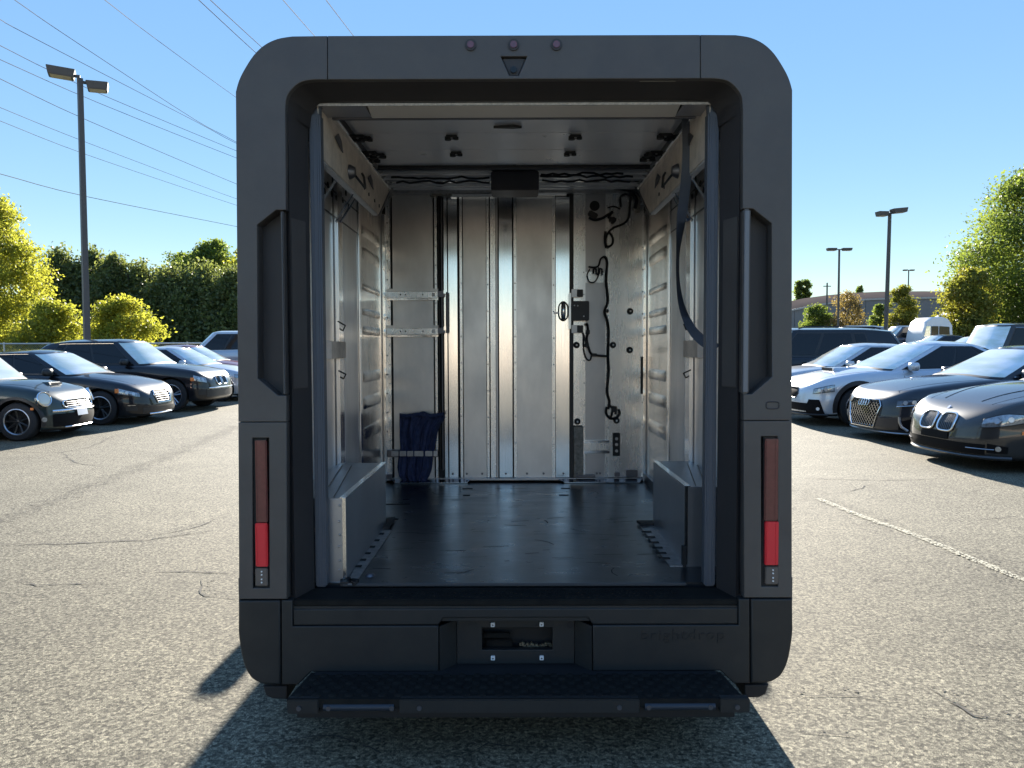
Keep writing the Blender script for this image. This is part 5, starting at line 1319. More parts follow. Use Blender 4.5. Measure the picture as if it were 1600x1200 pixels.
        def gp(name, q0, q1, v0, v1, m_, n=10, k=6, off=.006, par=None, fv=None):
            g = []
            for i in range(k+1):
                row = []
                for j in range(n+1):
                    q = q0+(q1-q0)*j/n; t = i/k; a, b = (v0, v1) if fv is None else fv(j/n)
                    row.append(s.G(q, a+(b-a)*t, off))
                g.append(row)
            m2 = MB(); m2.grid(g); return m2.build(name, m_, par or s.root, smooth=60)
        d0, d1 = s.p['dlo']
        ws = gp('windscreen', -.86, .86, .07, .95, M['windscreen'], 16, 7, .005)
        gp('wiper_cowl', -.84, .84, .015, .065, M['trim'], 16, 2, .007)
        gp('rear_window', 2.13, 3.0-1e-4, .1, .9, M['side_glass'], 6, 6); gp('rear_window', -2.13, -3.0+1e-4, .1, .9, M['side_glass'], 6, 6)
        pl = s.p['pill']
        for sg in (-1, 1):
            gp('window_surround', sg*1.0, sg*(pl[-1]+.14), d0+.01, d1+.02, M['trim'], 14, 5, .003)
            for i in range(len(pl)-1):
                gp('side_window', sg*(pl[i]+.012), sg*(pl[i+1]-.02), d0+.05, d1-.02, sgm or M['side_glass'], 8, 5, .007)
            gp('side_window', sg*(pl[-1]+.02), sg*(pl[-1]+.125), d0+.06, d1-.05, sgm or M['side_glass'], 4, 4, .007)
            if s.p.get('chrome'):
                m2 = MB(); P = [s.G(sg*(1+(pl[-1]-.86)*t), d0+.03, .008) for t in [i/14 for i in range(15)]]; m2.tube(P, .007, 5)
                P = [s.G(sg*(1+(pl[-1]-.86)*t), d1+.02, .008) for t in [i/14 for i in range(15)]]; m2.tube(P, .007, 5); m2.build('window_chrome', M['chrome'], s.root, smooth=60)
            if s.detail > 1:
                mp = s.G(sg*1.05, .10); m2 = MB(); c = mp+Vector((.0, sg*.14, .03))
                m2.lathe([(0, -.13), (.06, -.12), (.095, -.06), (.105, .02), (.09, .09), (.05, .12), (.0, .125)], c, (.18, sg, 0), 16)
                for i, v in enumerate(m2.v): m2.v[i] = (c.x+(v[0]-c.x)*.8, v[1], c.z+math.copysign(min(abs(v[2]-c.z), .072), v[2]-c.z))
                mi = m2.build('door_mirror', s.pm if not s.p.get('mirror_black') else M['trim'], s.root, smooth=60)
                m2 = MB(); m2.tube([mp+Vector((0, -sg*.02, -.03)), c+Vector((0, -sg*.03, -.03))], .02, 6); m2.build('mirror_foot', M['trim'], mi, smooth=60)
                # door lines and handles
                for qx_, z0 in ((pl[0]+.03, .30), (pl[1]-.005, .28), (pl[1]+.34, .42)):
                    m2 = MB(); m2.tube([s.SZ(sg*s.qx(s.G(qx_, 0).x), z, .0005) for z in np.linspace(z0, s.sh(s.L/2-s.G(qx_, 0).x)-.01, 9)], .0035, 4); m2.build('door_gap', M['black'], s.root)
                for qx_ in (pl[1]-.08, pl[1]+.27):
                    x = s.G(qx_, 0).x; m2 = MB(); z = s.sh(s.L/2-x)-.13; m2.tube([s.SZ(sg*s.qx(x+.10), z, .004), s.SZ(sg*s.qx(x+.05), z, .022), s.SZ(sg*s.qx(x-.05), z, .022), s.SZ(sg*s.qx(x-.10), z, .004)], .011, 6); m2.build('door_handle', s.pm, s.root, smooth=60)
    def wheels(s):
        p = s.p; r = p['wr']; key = (r, p.get('rim', 'spoke'))
        for ax in s.ax if hasattr(s, 'ax') else [s.L/2-p['fo'], s.L/2-p['fo']-p['wb']]:
            for sg in (-1, 1):
                c = Vector((ax, sg*(s.Wh-.125), r)); m2 = MB()
                m2.lathe([(r*.66, .10), (r*.72, .112), (r*.93, .105), (r*.99, .085), (r, .05), (r, -.06), (r*.97, -.10), (r*.6, -.11), (.0, -.11)], c, (0, sg, 0), 32)
                wh = m2.build('wheel', M['rubber_tyre'], s.root, smooth=35)
                m2 = MB(); rm = M[p.get('rimm', 'rim_grey')]
                m2.lathe([(r*.70, .106), (r*.66, .108), (r*.62, .09), (r*.60, .02), (r*.60, -.02)], c, (0, sg, 0), 32)
                m2.lathe([(.0, .075), (.025, .075), (.045, .062), (.05, .04)], c, (0, sg, 0), 14)
                if p.get('rimm') == 'rim_black':
                    m3 = MB(); m3.lathe([(r*.70, .107), (r*.66, .111), (r*.625, .10)], c, (0, sg, 0), 32); m3.build('rim_lip', M['rim_grey'], wh, smooth=40)
                n = p.get('spokes', 5)
                for k in range(n):
                    for d in ((-.10, .10) if n == 5 else (0,)):
                        a = 2*math.pi*k/n+.3; e = Vector((math.cos(a+d*1.6), 0, math.sin(a+d*1.6))); e0 = Vector((math.cos(a+d*.5), 0, math.sin(a+d*.5)))
                        m2.tube([c+e0*.03+Vector((0, sg*.055, 0)), c+e*r*.35+Vector((0, sg*.062, 0)), c+e*r*.63+Vector((0, sg*.085, 0))], [.022, .016, .017], 5)
                m2.build('rim', rm, wh, smooth=40)
                m2 = MB(); m2.lathe([(.0, -.0), (r*.6, -.0), (r*.6, -.02)], c, (0, sg, 0), 24); m2.build('brake_disc', M['black'], wh)
    # ---- details laid on the body surface
    def patch(s, name, q0, q1, zlo, zhi, m_, off=.004, n=12, k=5, par=None, th=None):
        """zlo, zhi: functions of t in 0..1 or numbers"""
        fl = zlo if callable(zlo) else (lambda t: zlo); fh = zhi if callable(zhi) else (lambda t: zhi)
        g = []
        for i in range(k+1):
            g.append([s.SZ(q0+(q1-q0)*j/n, fl(j/n)+(fh(j/n)-fl(j/n))*i/k, off) for j in range(n+1)])
        mb = MB(); mb.grid(g); return mb.build(name, m_, par or s.root, smooth=50)
    def rail(s, name, yz, r, m_, off=.006, closed=False, par=None, n=5):
        """tube along points (q, z) on the surface"""
        P = [s.SZ(q, z, off) for q, z in yz]; mb = MB(); mb.tube(P, r, n, closed=closed); return mb.build(name, m_, par or s.root, smooth=60)
    def poly(s, name, yz, m_, off=.004, par=None, sub=5):
        """filled convex shape given by (q,z) points: fan of rings"""
        P = [(a, b) for a, b in yz]; n = len(P); cq = sum(a for a, b in P)/n; cz = sum(b for a, b in P)/n
        rings = []
        dens = []
        for i in range(n):
            a, b = P[i], P[(i+1) % n]
            for t in (0, .5): dens.append((a[0]+(b[0]-a[0])*t, a[1]+(b[1]-a[1])*t))
        vs = [s.SZ(cq, cz, off)]; fs = []; m = len(dens)
        for r_ in range(1, sub+1):
            for q, z in dens: vs.append(s.SZ(cq+(q-cq)*r_/sub, cz+(z-cz)*r_/sub, off))
        for i in range(m): fs.append((0, 1+i, 1+(i+1) % m))
        for r_ in range(1, sub):
            for i in range(m): a = 1+(r_-1)*m; b = 1+r_*m; fs.append((a+i, b+i, b+(i+1) % m, a+(i+1) % m))
        mb = MB(); mb.add(vs, fs); return mb.build(name, m_, par or s.root, smooth=60)
    def rounded(s, y0, y1, z0, z1, rr_=.4, n=24):
        out = []
        for i in range(n):
            t = 2*math.pi*i/n; cx = math.copysign(abs(math.cos(t))**rr_, math.cos(t)); cy = math.copysign(abs(math.sin(t))**rr_, math.sin(t))
            out.append((s.qy((y0+y1)/2+cx*(y1-y0)/2), (z0+z1)/2+cy*(z1-z0)/2))
        return out
    def deck(s, u, y):
        """point of the bonnet / boot surface at distance u from the nose and lateral y"""
        tx = s.L/2-u; lo, hi = 0.0, 3.0
        for _ in range(26):
            m = (lo+hi)/2
            if s.S(m, 1).x > tx: lo = m
            else: hi = m
        a = s.S(lo, 1); w_ = min(1, abs(y)/max(abs(a.y), 1e-4))
        return Vector((a.x, y, a.z+s.crn(a.x)*(1-w_**2.3)))
    def hood_line(s):
        u0 = s.L/2-s.S(0, 1).x+.02
        for sg in (-1, 1):
            P = [s.deck(u0+(s.p['wbx']-.02-u0)*i/19, sg*s.Wh*(.62+.20*(i/19)**.7)) for i in range(20)]
            mb = MB(); mb.tube(P, .002, 4); mb.build('bonnet_gap', M['black'], s.root)
def mod(**k):
    d = dict(SEDAN); d.update(k); return d
lensmat = {0: M['lamp_lens'], 1: M['lamp_dark']}
def headlamps(c, q0, q1, zl, zh, m_='lamp_lens', chrome=True, proj=True):
    for sg in (-1, 1):
        hl = c.patch('headlight', sg*q0, sg*q1, zl, zh, M[m_], .007, 12, 4)
        f = [(sg*(q0+(q1-q0)*i/10), (zl(i/10) if callable(zl) else zl)) for i in range(11)]+[(sg*(q0+(q1-q0)*i/10), (zh(i/10) if callable(zh) else zh)) for i in range(10, -1, -1)]
        if chrome: c.rail('lamp_bezel', f, .005, M['trim'], .007, True, hl)
        if proj:
            for t in (.32, .62):
                q = q0+(q1-q0)*t; zc = ((zl(t) if callable(zl) else zl)+(zh(t) if callable(zh) else zh))/2
                p0 = c.SZ(sg*q, zc, .004); p1 = c.SZ(sg*q, zc, .014); mb = MB(); mb.disc(p0, p1-p0, .035, .010, 14, .030); mb.build('projector', M['rim_grey'], hl, smooth=40)
def lip(c, z, m_, q=.8, r=.012, off=.012):
    c.rail('front_splitter', [(q*(-1+2*i/20), z) for i in range(21)], r, m_, off)
def arch(c, m_, wd=.05):
    for ax in c.ax:
        for sg in (-1, 1):
            R0 = c.p['wr']+.052; rows = [[], []]
            for i in range(25):
                t = -.22+ (math.pi+.44)*i/24
                for k, rr_ in enumerate((R0, R0+wd)):
                    x = ax+math.cos(t)*rr_; z = c.p['wr']+math.sin(t)*rr_; z = max(z, c.bot(c.L/2-x)+.03)
                    x_ = x; a = c.L/2-c.p['af']
                    if x_ > a:   # on the rounded front corner
                        tt = min(1, (x_-a)/c.p['af']); q = math.acos(tt**(c.p['pf']/2))*2/math.pi
                    elif x_ < -c.L/2+c.p['ar']:
                        tt = min(1, (-c.L/2+c.p['ar']-x_)/c.p['ar']); q = 3-math.acos(tt**(c.p['pr']/2))*2/math.pi
                    else: q = c.qx(x_)
                    rows[k].append(c.SZ(sg*q, min(z, c.sh(c.L/2-x)-.02), .012))
            mb = MB(); mb.slab(rows, Vector((0, -sg*.03, 0))); mb.build('arch_cladding', m_, c.root, smooth=60)
PI = math.pi
# --- right row -----------------------------------------------------------------
# 1. dark grey sedan with twin rounded grilles
p_ = mod(L=4.91, W=1.86, H=1.47, wb=2.97, fo=.85, wr=.34, chrome=True, wbx=1.50, wtx=2.30, rtx=3.55, rbx=4.35, hb=.885,
  sh=[(0, .60), (.1, .68), (.35, .765), (.8, .85), (1.4, .93), (1.8, .96), (2.8, .98), (4.0, 1.02), (4.6, 1.02), (4.91, .92)],
  crown=[(0, .02), (.3, .05), (1.2, .075), (2, .06), (4.2, .05), (4.91, .02)], roof=[(2.2, 1.40), (2.7, 1.47), (3.2, 1.455), (3.6, 1.39)], bot=[(0, .155), (.4, .145), (1, .19), (3.8, .2), (4.91, .26)], pill=[1.0, 1.44, 1.80], nose=.30)
c1 = Car('sedan', 'dark grey sedan with twin rounded chrome grilles, nearest car on the right', (5.50+2.42, 9.95+.17), PI+.07, p_, paint('dark graphite', (.050, .048, .047), .3, .26), scale=1.05)
for sg in (-1, 1):
    o = c1.rounded(*sorted((sg*.035, sg*.325)), .42, .625, .55)
    gr = c1.poly('grille', o, M['grille'], .006); c1.rail('grille_frame', o, .012, M['chrome'], .012, True, gr, 8)
    for i in range(8):
        y = sg*(.065+i*.032); hh = .085 if 0 < i < 7 else .065; c1.rail('grille_slat', [(c1.qy(y), .523-hh), (c1.qy(y), .523), (c1.qy(y), .523+hh)], .0032, M['slat'], .012, False, gr)
headlamps(c1, .44, .93, lambda t: .505+.06*t*t+.02*t, lambda t: .595+.085*math.sin(min(1, t*1.5)*1.57)-.02*t, 'lamp_lens')
c1.patch('lower_intake', -.50, .50, .20, .315, M['grille'], .006, 14, 3)
for sg in (-1, 1):
    ti = c1.patch('side_intake', sg*.52, sg*.74, .225, lambda t: .33-.03*t, M['grille'], .006, 6, 3); p0 = c1.SZ(sg*.64, .275, .004); p1 = c1.SZ(sg*.64, .275, .02); mb = MB(); mb.disc(p0, p1-p0, .03, .01, 14); mb.build('fog_lamp', M['lamp_lens'], ti, smooth=40)
    c1.patch('side_marker', sg*.86, sg*.92, .44, .475, M['amber'], .006, 4, 2)
for sg in (-1, 1): c1.rail('bumper_chrome', [(sg*(.30+.30*i/8), .265) for i in range(9)], .005, M['rim_grey'], .012)
c1.patch('plate_bracket', c1.qy(-.26), c1.qy(.26), .325, .415, M['grille'], .012, 8, 2)
lip(c1, .175, c1.pm, .78, .022); c1.hood_line()
p0 = c1.SZ(0, .69, .0); mb = MB(); mb.disc(c1.SZ(0, .685, 0), (.8, 0, .6), .028, .005, 18); bd = mb.build('roundel', M['chrome'], c1.root, smooth=40); mb = MB(); mb.disc(c1.SZ(0, .685, 0)+Vector((.004, 0, .003)), (.8, 0, .6), .022, .003, 18); mb.build('roundel_face', mat('blue enamel', (.08, .2, .5), .2), bd)
for sg in (-1, 1):
    P = []
    for i in range(14):
        P.append(c1.deck(.36+1.05*i/13, sg*(.34+.22*i/13))-Vector((0, 0, .003)))
    mb = MB(); mb.tube(P, .010, 6); mb.build('bonnet_crease', c1.pm, c1.root, smooth=60)
# 2. dark grey sedan with large hexagonal grille
p_ = mod(L=4.76, W=1.85, H=1.43, wb=2.82, fo=.88, wr=.34, chrome=True, wbx=1.42, wtx=2.28, rtx=3.35, rbx=4.25,
  sh=[(0, .66), (.1, .72), (.4, .80), (1.2, .90), (1.6, .93), (2.6, .95), (3.8, .99), (4.5, .99), (4.76, .90)], roof=[(2.1, 1.36), (2.6, 1.43), (3.0, 1.42), (3.5, 1.34)], crown=[(0, .02), (.3, .045), (1.2, .07), (2, .06), (4.2, .05), (4.76, .02)], bot=[(0, .15), (.4, .14), (1, .19), (3.8, .2), (4.76, .26)], nose=.22, pill=[1.0, 1.44, 1.80])
c2 = Car('sedan', 'dark grey sedan with one large hexagonal honeycomb grille, second car on the right', (5.72+2.40, 12.75), PI+.05, p_, paint('dark slate', (.022, .025, .034), .2, .28), scale=1.05)
hx = [(-.46, .545), (-.39, .62), (.39, .62), (.46, .545), (.34, .215), (-.34, .215)]
H_ = []
for a, b in zip(hx, hx[1:]+hx[:1]):
    for t in (0, .2, .4, .6, .8): H_.append((c2.qy(a[0]+(b[0]-a[0])*t), a[1]+(b[1]-a[1])*t))
gr = c2.poly('grille', H_, M['grille'], .006); c2.rail('grille_frame', H_, .010, M['chrome'], .012, True, gr)
mb = MB()
def inhex(y, z):
    w_ = .34+.12*(z-.215)/.33 if z < .545 else .46-(z-.545)*.9
    return abs(y) < w_-.02 and .225 < z < .61
for s_ in (-1, 1):
    for k in range(-16, 17):
        P = []
        for i in range(60):
            z = .225+.39*i/59; y = k*.075+s_*(z-.42)*1.15
            if inhex(y, z): P.append(c2.SZ(c2.qy(y), z, .012))
        if len(P) > 2: mb.tube(P[::3]+[P[-1]], .0030, 3)
mb.build('honeycomb', M['chrome'], gr, kind='stuff', recalc=False)
for k in range(4):
    cy = -.105+.07*k; P = []
    for i in range(16):
        t = 2*PI*i/16; P.append(c2.SZ(c2.qy(cy+.045*math.cos(t)), .565+.045*math.sin(t), .022))
    mb = MB(); mb.tube(P, .006, 6, closed=True); mb.build('ring_badge', M['chrome'], gr, smooth=60)
headlamps(c2, .48, .90, lambda t: .55+.04*t, lambda t: .635+.035*t, 'lamp_dark')
for sg in (-1, 1):
    c2.rail('daytime_strip', [(sg*(.49+.36*i/8), .547+.035*i/8) for i in range(9)], .006, M['chrome'], .013)
    ti = c2.patch('side_intake', sg*.54, sg*.76, lambda t: .21, lambda t: .33+.06*t, M['grille'], .006, 6, 3)
    c2.rail('intake_blade', [(sg*.55, .40), (sg*.555, .33), (sg*.59, .26), (sg*.68, .205)], .020, mat('satin silver blade', (.42, .44, .46), .35, .7), .012, False, ti)
lip(c2, .165, mat('satin sill silver', (.5, .52, .54), .3, .8), .72, .012); c2.hood_line()
# 3. silver blue sedan with bonnet scoop and black cladding
p_ = mod(L=4.67, W=1.83, H=1.50, wb=2.67, fo=.90, wr=.34, wbx=1.30, wtx=2.25, rtx=3.35, rbx=4.10, rimm='rim_black',
  sh=[(0, .70), (.1, .76), (.4, .84), (1.2, .95), (1.6, .97), (2.6, 1.0), (3.8, 1.05), (4.4, 1.05), (4.67, .95)], roof=[(2.0, 1.43), (2.6, 1.50), (3.0, 1.49), (3.4, 1.42)], crown=[(0, .02), (.3, .05), (1.2, .07), (2, .05), (4.2, .04), (4.67, .02)], bot=[(0, .19), (.4, .18), (1, .21), (3.8, .22), (4.67, .3)], nose=.24, tail=.1, pill=[1.0, 1.44, 1.80])
c3 = Car('sedan', 'silver blue sedan with a bonnet scoop and black wheel arch cladding, third on the right', (5.50+2.34, 15.4), PI+.03, p_, paint('silver blue', (.60, .64, .70), .4, .3), scale=1.05)
arch(c3, M['trim'], .075)
hx = [(-.33, .56), (-.27, .66), (.27, .66), (.33, .56), (.26, .48), (-.26, .48)]; H_ = []
for a, b in zip(hx, hx[1:]+hx[:1]):
    for t in (0, .33, .66): H_.append((c3.qy(a[0]+(b[0]-a[0])*t), a[1]+(b[1]-a[1])*t))
gr = c3.poly('grille', H_, M['grille'], .006); c3.rail('grille_frame', H_, .009, M['trim'], .010, True, gr)
headlamps(c3, .50, .88, lambda t: .57+.05*t, lambda t: .655+.085*t, 'lamp_lens')
c3.patch('lower_intake', -.40, .40, .22, .40, M['grille'], .006, 12, 3)
for sg in (-1, 1):
    c3.patch('bumper_cladding', sg*.38, sg*.80, .215, lambda t: min(.47, .34+1.2*t, .47-1.0*max(0, t-.62)), M['grille'], .012, 18, 5)
    p0 = c3.SZ(sg*.62, .31, .01); p1 = c3.SZ(sg*.62, .31, .03); mb = MB(); mb.disc(p0, p1-p0, .03, .01, 12); mb.build('fog_lamp', M['white'], c3.root)
lip(c3, .21, M['trim'], .80, .02); c3.hood_line()
u = .92; zc = c3.deck(.85, 0).z; mb = MB()
mb.hexa([(c3.L/2-.72, -.26, zc-.03), (c3.L/2-.72, .26, zc-.03), (c3.L/2-.74, .24, zc+.04), (c3.L/2-.74, -.24, zc+.04)], [(c3.L/2-1.22, -.22, zc-.0), (c3.L/2-1.22, .22, zc-.0), (c3.L/2-1.2, .18, zc+.052), (c3.L/2-1.2, -.18, zc+.052)])
sc = mb.build('bonnet_scoop', c3.pm, c3.root, bevel=.012, smooth=50); mb = MB(); mb.box(c3.L/2-.716, c3.L/2-.70, -.21, .21, zc-.012, zc+.038); mb.build('scoop_mouth', M['black'], sc)
# 4. second silver sedan behind
p_ = mod(L=4.75, W=1.84, H=1.46)
c4 = Car('sedan', 'silver sedan, fourth on the right, mostly hidden behind the silver blue one', (5.55+2.38, 18.1), PI, p_, paint('light silver', (.50, .52, .54), .6, .3), scale=1.05)
headlamps(c4, .52, .86, lambda t: .58+.04*t, lambda t: .66+.05*t); c4.patch('grille', -.35, .35, .45, .60, M['grille'], .006, 8, 3)
# SUV template
SUV = dict(L=4.95, W=1.98, H=1.88, wb=2.95, fo=.90, wr=.39, af=.5, ar=.42, pf=3.2, pr=3.4,
  sh=[(0, .86), (.1, .95), (.4, 1.04), (1.1, 1.12), (1.6, 1.14), (2.6, 1.15), (4.0, 1.18), (4.7, 1.18), (4.95, 1.12)],
  crown=[(0, .02), (.3, .04), (1.1, .06), (2, .05), (4.2, .05), (4.95, .02)], bot=[(0, .27), (.4, .25), (1, .26), (3.8, .26), (4.95, .34)],
  wbx=1.42, wtx=2.05, rtx=4.45, rbx=4.86, hb=.91, ht=.70, roof=[(1.9, 1.79), (2.4, 1.87), (3.6, 1.87), (4.6, 1.80)], nose=.16, tail=.06, dlo=(.04, .88), pill=[1.0, 1.30, 1.60, ], chrome=False, spokes=6)
def msuv(**k):
    d = dict(SUV); d.update(k); return d
c5 = Car('large_suv', 'big black three-row SUV seen side-on just right of the van', (5.1+2.6, 20.9), PI-.03, msuv(L=5.25, H=1.92, wbx=1.35, wtx=1.95, rtx=4.75, rbx=5.15, roof=[(1.8, 1.82), (2.3, 1.90), (3.8, 1.90), (4.9, 1.82)], mirror_black=True, pill=[1.0, 1.30, 1.62]), paint('gloss black', (.012, .012, .014)), cat='SUV')
headlamps(c5, .55, .85, .88, lambda t: .97); c5.patch('grille', -.45, .45, .55, .90, M['grille'], .006, 8, 3)
for sg in (-1, 1):
    mb = MB(); mb.tube([Vector((c5.L/2-2.3, sg*.62, 1.885)), Vector((c5.L/2-2.5, sg*.62, 1.93)), Vector((c5.L/2-4.2, sg*.62, 1.92)), Vector((c5.L/2-4.4, sg*.62, 1.87))], .018, 6); mb.build('roof_rail', M['trim'], c5.root, smooth=60)
# --- left row ------------------------------------------------------------------
# mini hatch
p_ = mod(L=3.73, W=1.68, H=1.41, wb=2.47, fo=.62, wr=.31, af=.58, ar=.45, pf=2.6, rimm='rim_black', spokes=9,
  sh=[(0, .60), (.08, .70), (.3, .80), (.8, .88), (1.2, .91), (2.4, .94), (3.4, .95), (3.73, .88)], crown=[(0, .03), (.25, .07), (.8, .09), (1.5, .06), (3.2, .04), (3.73, .02)],
  wbx=1.18, wtx=1.62, rtx=3.25, rbx=3.62, hb=.90, ht=.70, roof=[(1.4, 1.34), (1.9, 1.40), (2.6, 1.405), (3.3, 1.36)], bot=[(0, .15), (.4, .14), (1, .17), (3, .18), (3.73, .26)], nose=.22, tail=.05, pill=[1.0, 1.55, 1.80], mirror_black=True)
m1 = Car('hatchback', 'small dark grey green hatchback with round chrome headlights and bonnet scoop, leftmost car', (-7.45-1.865, 13.35), .02, p_, paint('dark grey green', (.028, .042, .042), .3))
for sg in (-1, 1):
    q, z = .60, .665; p0 = m1.SZ(sg*q, z, .0)-Vector((.02, 0, 0)); n_ = (m1.SZ(sg*q, z, .02)-m1.SZ(sg*q, z, 0)).normalized(); n_ = (n_+Vector((.6, 0, .25))).normalized()
    mb = MB(); mb.lathe([(.128, -.03), (.130, .03), (.118, .045), (.108, .035)], p0, n_, 28); hl = mb.build('headlight', M['chrome'], m1.root, smooth=40)
    mb = MB(); mb.lathe([(0, .045), (.05, .043), (.09, .038), (.110, .028)], p0, n_, 28); mb.build('lens', mat('clear round lens', (.75, .72, .62), .12, .3, spec=1), hl, smooth=60)
    p0 = m1.SZ(sg*.64, .34, .0); p1 = m1.SZ(sg*.64, .34, .02); mb = MB(); mb.disc(p0, p1-p0, .04, .012, 14); mb.build('fog_lamp', M['lamp_lens'], m1.root, smooth=40)
    m1.patch('side_marker', sg*.80, sg*.85, .50, .54, M['amber'], .006, 4, 2)
o = m1.rounded(-.44, .44, .50, .635, .5, 32); gr = m1.poly('grille', o, M['grille'], .006); m1.rail('grille_frame', o, .012, M['chrome'], .012, True, gr, 8)
for i in range(3): m1.rail('grille_bar', [(m1.qy(-.36+.72*j/12), .535+.033*i) for j in range(13)], .0025, M['slat'], .012, False, gr)
m1.rail('bumper_band', [(-.50+1.0*j/16, .47) for j in range(17)], .02, M['chrome'], .006)
m1.patch('lower_intake', -.50, .50, .21, .42, M['grille'], .006, 14, 3)
pt = m1.patch('number_plate', m1.qy(-.16), m1.qy(.16), .36, .47, M['plate'], .028, 4, 2)
m1.rail('splitter_light', [(-.3+.6*j/8, .20) for j in range(9)], .012, M['rim_grey'], .012)
arch(m1, M['trim'], .045); m1.hood_line()
u = .52; zc = m1.deck(.52, 0).z; mb = MB(); mb.hexa([(m1.L/2-.42, -.20, zc-.05), (m1.L/2-.42, .20, zc-.05), (m1.L/2-.45, .18, zc+.018), (m1.L/2-.45, -.18, zc+.018)], [(m1.L/2-.72, -.16, zc+.0), (m1.L/2-.72, .16, zc+.0), (m1.L/2-.72, .14, zc+.022), (m1.L/2-.72, -.14, zc+.022)])
sc = mb.build('bonnet_scoop', m1.pm, m1.root, bevel=.012, smooth=50); mb = MB(); mb.box(m1.L/2-.426, m1.L/2-.412, -.15, .15, zc-.025, zc+.006); mb.build('scoop_mouth', M['black'], sc)
# black sedan
p_ = mod(L=4.80, W=1.84, H=1.47, fo=.85, rimm='rim_black', sh=[(0, .60), (.1, .69), (.4, .79), (1.1, .90), (1.6, .94), (2.6, .96), (3.8, 1.0), (4.5, 1.0), (4.8, .92)], nose=.28, chrome=True, mirror_black=True)
m2_ = Car('sedan', 'black sedan with chrome-rimmed mesh grille, second car on the left', (-7.15-2.4, 15.95), -.02, p_, paint('deep black', (.012, .012, .016)))
headlamps(m2_, .48, .90, lambda t: .53+.07*t, lambda t: .61+.10*t)
for sg in (-1, 1): m2_.patch('side_marker', sg*.88, sg*.94, .62, .70, M['amber'], .008, 3, 2)
hx = [(-.34, .56), (-.28, .65), (.28, .65), (.34, .56), (.27, .40), (-.27, .40)]; H_ = []
for a, b in zip(hx, hx[1:]+hx[:1]):
    for t in (0, .25, .5, .75): H_.append((m2_.qy(a[0]+(b[0]-a[0])*t), a[1]+(b[1]-a[1])*t))
gr = m2_.poly('grille', H_, M['grille'], .006); m2_.rail('grille_frame', H_, .010, M['chrome'], .012, True, gr)
for i in range(5): m2_.rail('grille_bar', [(m2_.qy(-.28+.56*j/12), .43+.042*i) for j in range(13)], .0022, M['slat'], .010, False, gr)
for sg in (-1, 1):
    m2_.patch('side_intake', sg*.56, sg*.78, .27, .36, M['trim'], .006, 6, 3); m2_.rail('intake_chrome', [(sg*(.60+.14*j/4), .375) for j in range(5)], .006, M['chrome'], .010)
m2_.patch('lower_intake', -.45, .45, .20, .32, M['trim'], .006, 10, 2); m2_.rail('splitter_light', [(-.30+.45*j/8, .20) for j in range(9)], .014, M['chrome'], .012); m2_.hood_line()
# black SUV (left)
p_ = msuv(L=4.66, W=1.88, H=1.68, wb=2.81, fo=.85, wr=.37, chrome=True, spokes=5, sh=[(0, .76), (.1, .85), (.4, .94), (1.1, 1.02), (1.6, 1.05), (2.6, 1.06), (4.0, 1.10), (4.5, 1.10), (4.66, 1.02)],
  crown=[(0, .02), (.3, .05), (1.1, .07), (2, .05), (4.2, .05), (4.66, .02)], wbx=1.36, wtx=2.02, rtx=4.0, rbx=4.50, roof=[(1.9, 1.60), (2.4, 1.67), (3.3, 1.66), (4.1, 1.58)], bot=[(0, .25), (.4, .23), (1, .25), (3.8, .25), (4.66, .34)], nose=.24, ht=.66, mirror_black=True, pill=[1.0, 1.38, 1.74])
m3 = Car('suv', 'black SUV with twin chrome grilles and alloy wheels, third car on the left', (-7.0-2.33, 18.8), -.03, p_, paint('jet black', (.014, .014, .018)), cat='SUV')
for sg in (-1, 1):
    o = m3.rounded(*sorted((sg*.03, sg*.30)), .60, .80, .5); gr = m3.poly('grille', o, M['grille'], .006); m3.rail('grille_frame', o, .012, M['chrome'], .012, True, gr, 8)
    for i in range(6): y = sg*(.07+i*.038); m3.rail('grille_slat', [(m3.qy(y), .63), (m3.qy(y), .70), (m3.qy(y), .77)], .0035, M['slat'], .012, False, gr)
    m3.patch('side_marker', sg*.84, sg*.93, .70, .78, M['amber'], .010, 3, 2); m3.patch('side_intake', sg*.50, sg*.74, .38, .50, M['trim'], .006, 6, 3)
headlamps(m3, .44, .86, lambda t: .65+.06*t, lambda t: .765+.07*t)
m3.patch('lower_intake', -.48, .48, .33, .48, M['trim'], .006, 10, 2); m3.rail('bumper_chrome', [(-.4+.8*j/10, .53) for j in range(11)], .014, M['chrome'], .010); m3.hood_line()
# silver sedan half hidden by the van, red one and a silver-roofed SUV behind
m4 = Car('sedan', 'silver white sedan half hidden by the left edge of the van', (-7.0-2.35, 21.7), -.02, mod(L=4.7, H=1.45), paint('silver white', (.56, .57, .60), .5))
headlamps(m4, .52, .86, lambda t: .58+.04*t, lambda t: .66+.05*t)
m5 = Car('sedan', 'dark red car behind the silver sedan beside the van', (-8.2-1.9, 24.6), 0, mod(L=4.6, H=1.47), paint('dark red', (.20, .02, .03), .3), detail=1)
SVx = -8.45
m6 = Car('suv', 'black-windowed SUV with a silver roof beyond the left row', (SVx-2.0, 28.5), PI, msuv(L=4.9, H=1.86, wr=.38), paint('pale silver', (.55, .58, .62), .5), detail=1, cat='SUV')
# white bumper corner at the left edge: a further car nearer than the hatchback
m0 = Car('sedan', 'white car cut off by the left edge of the photo', (-7.75-2.38, 10.75), .02, mod(), paint('white', (.75, .75, .75), 0, .3), detail=1)
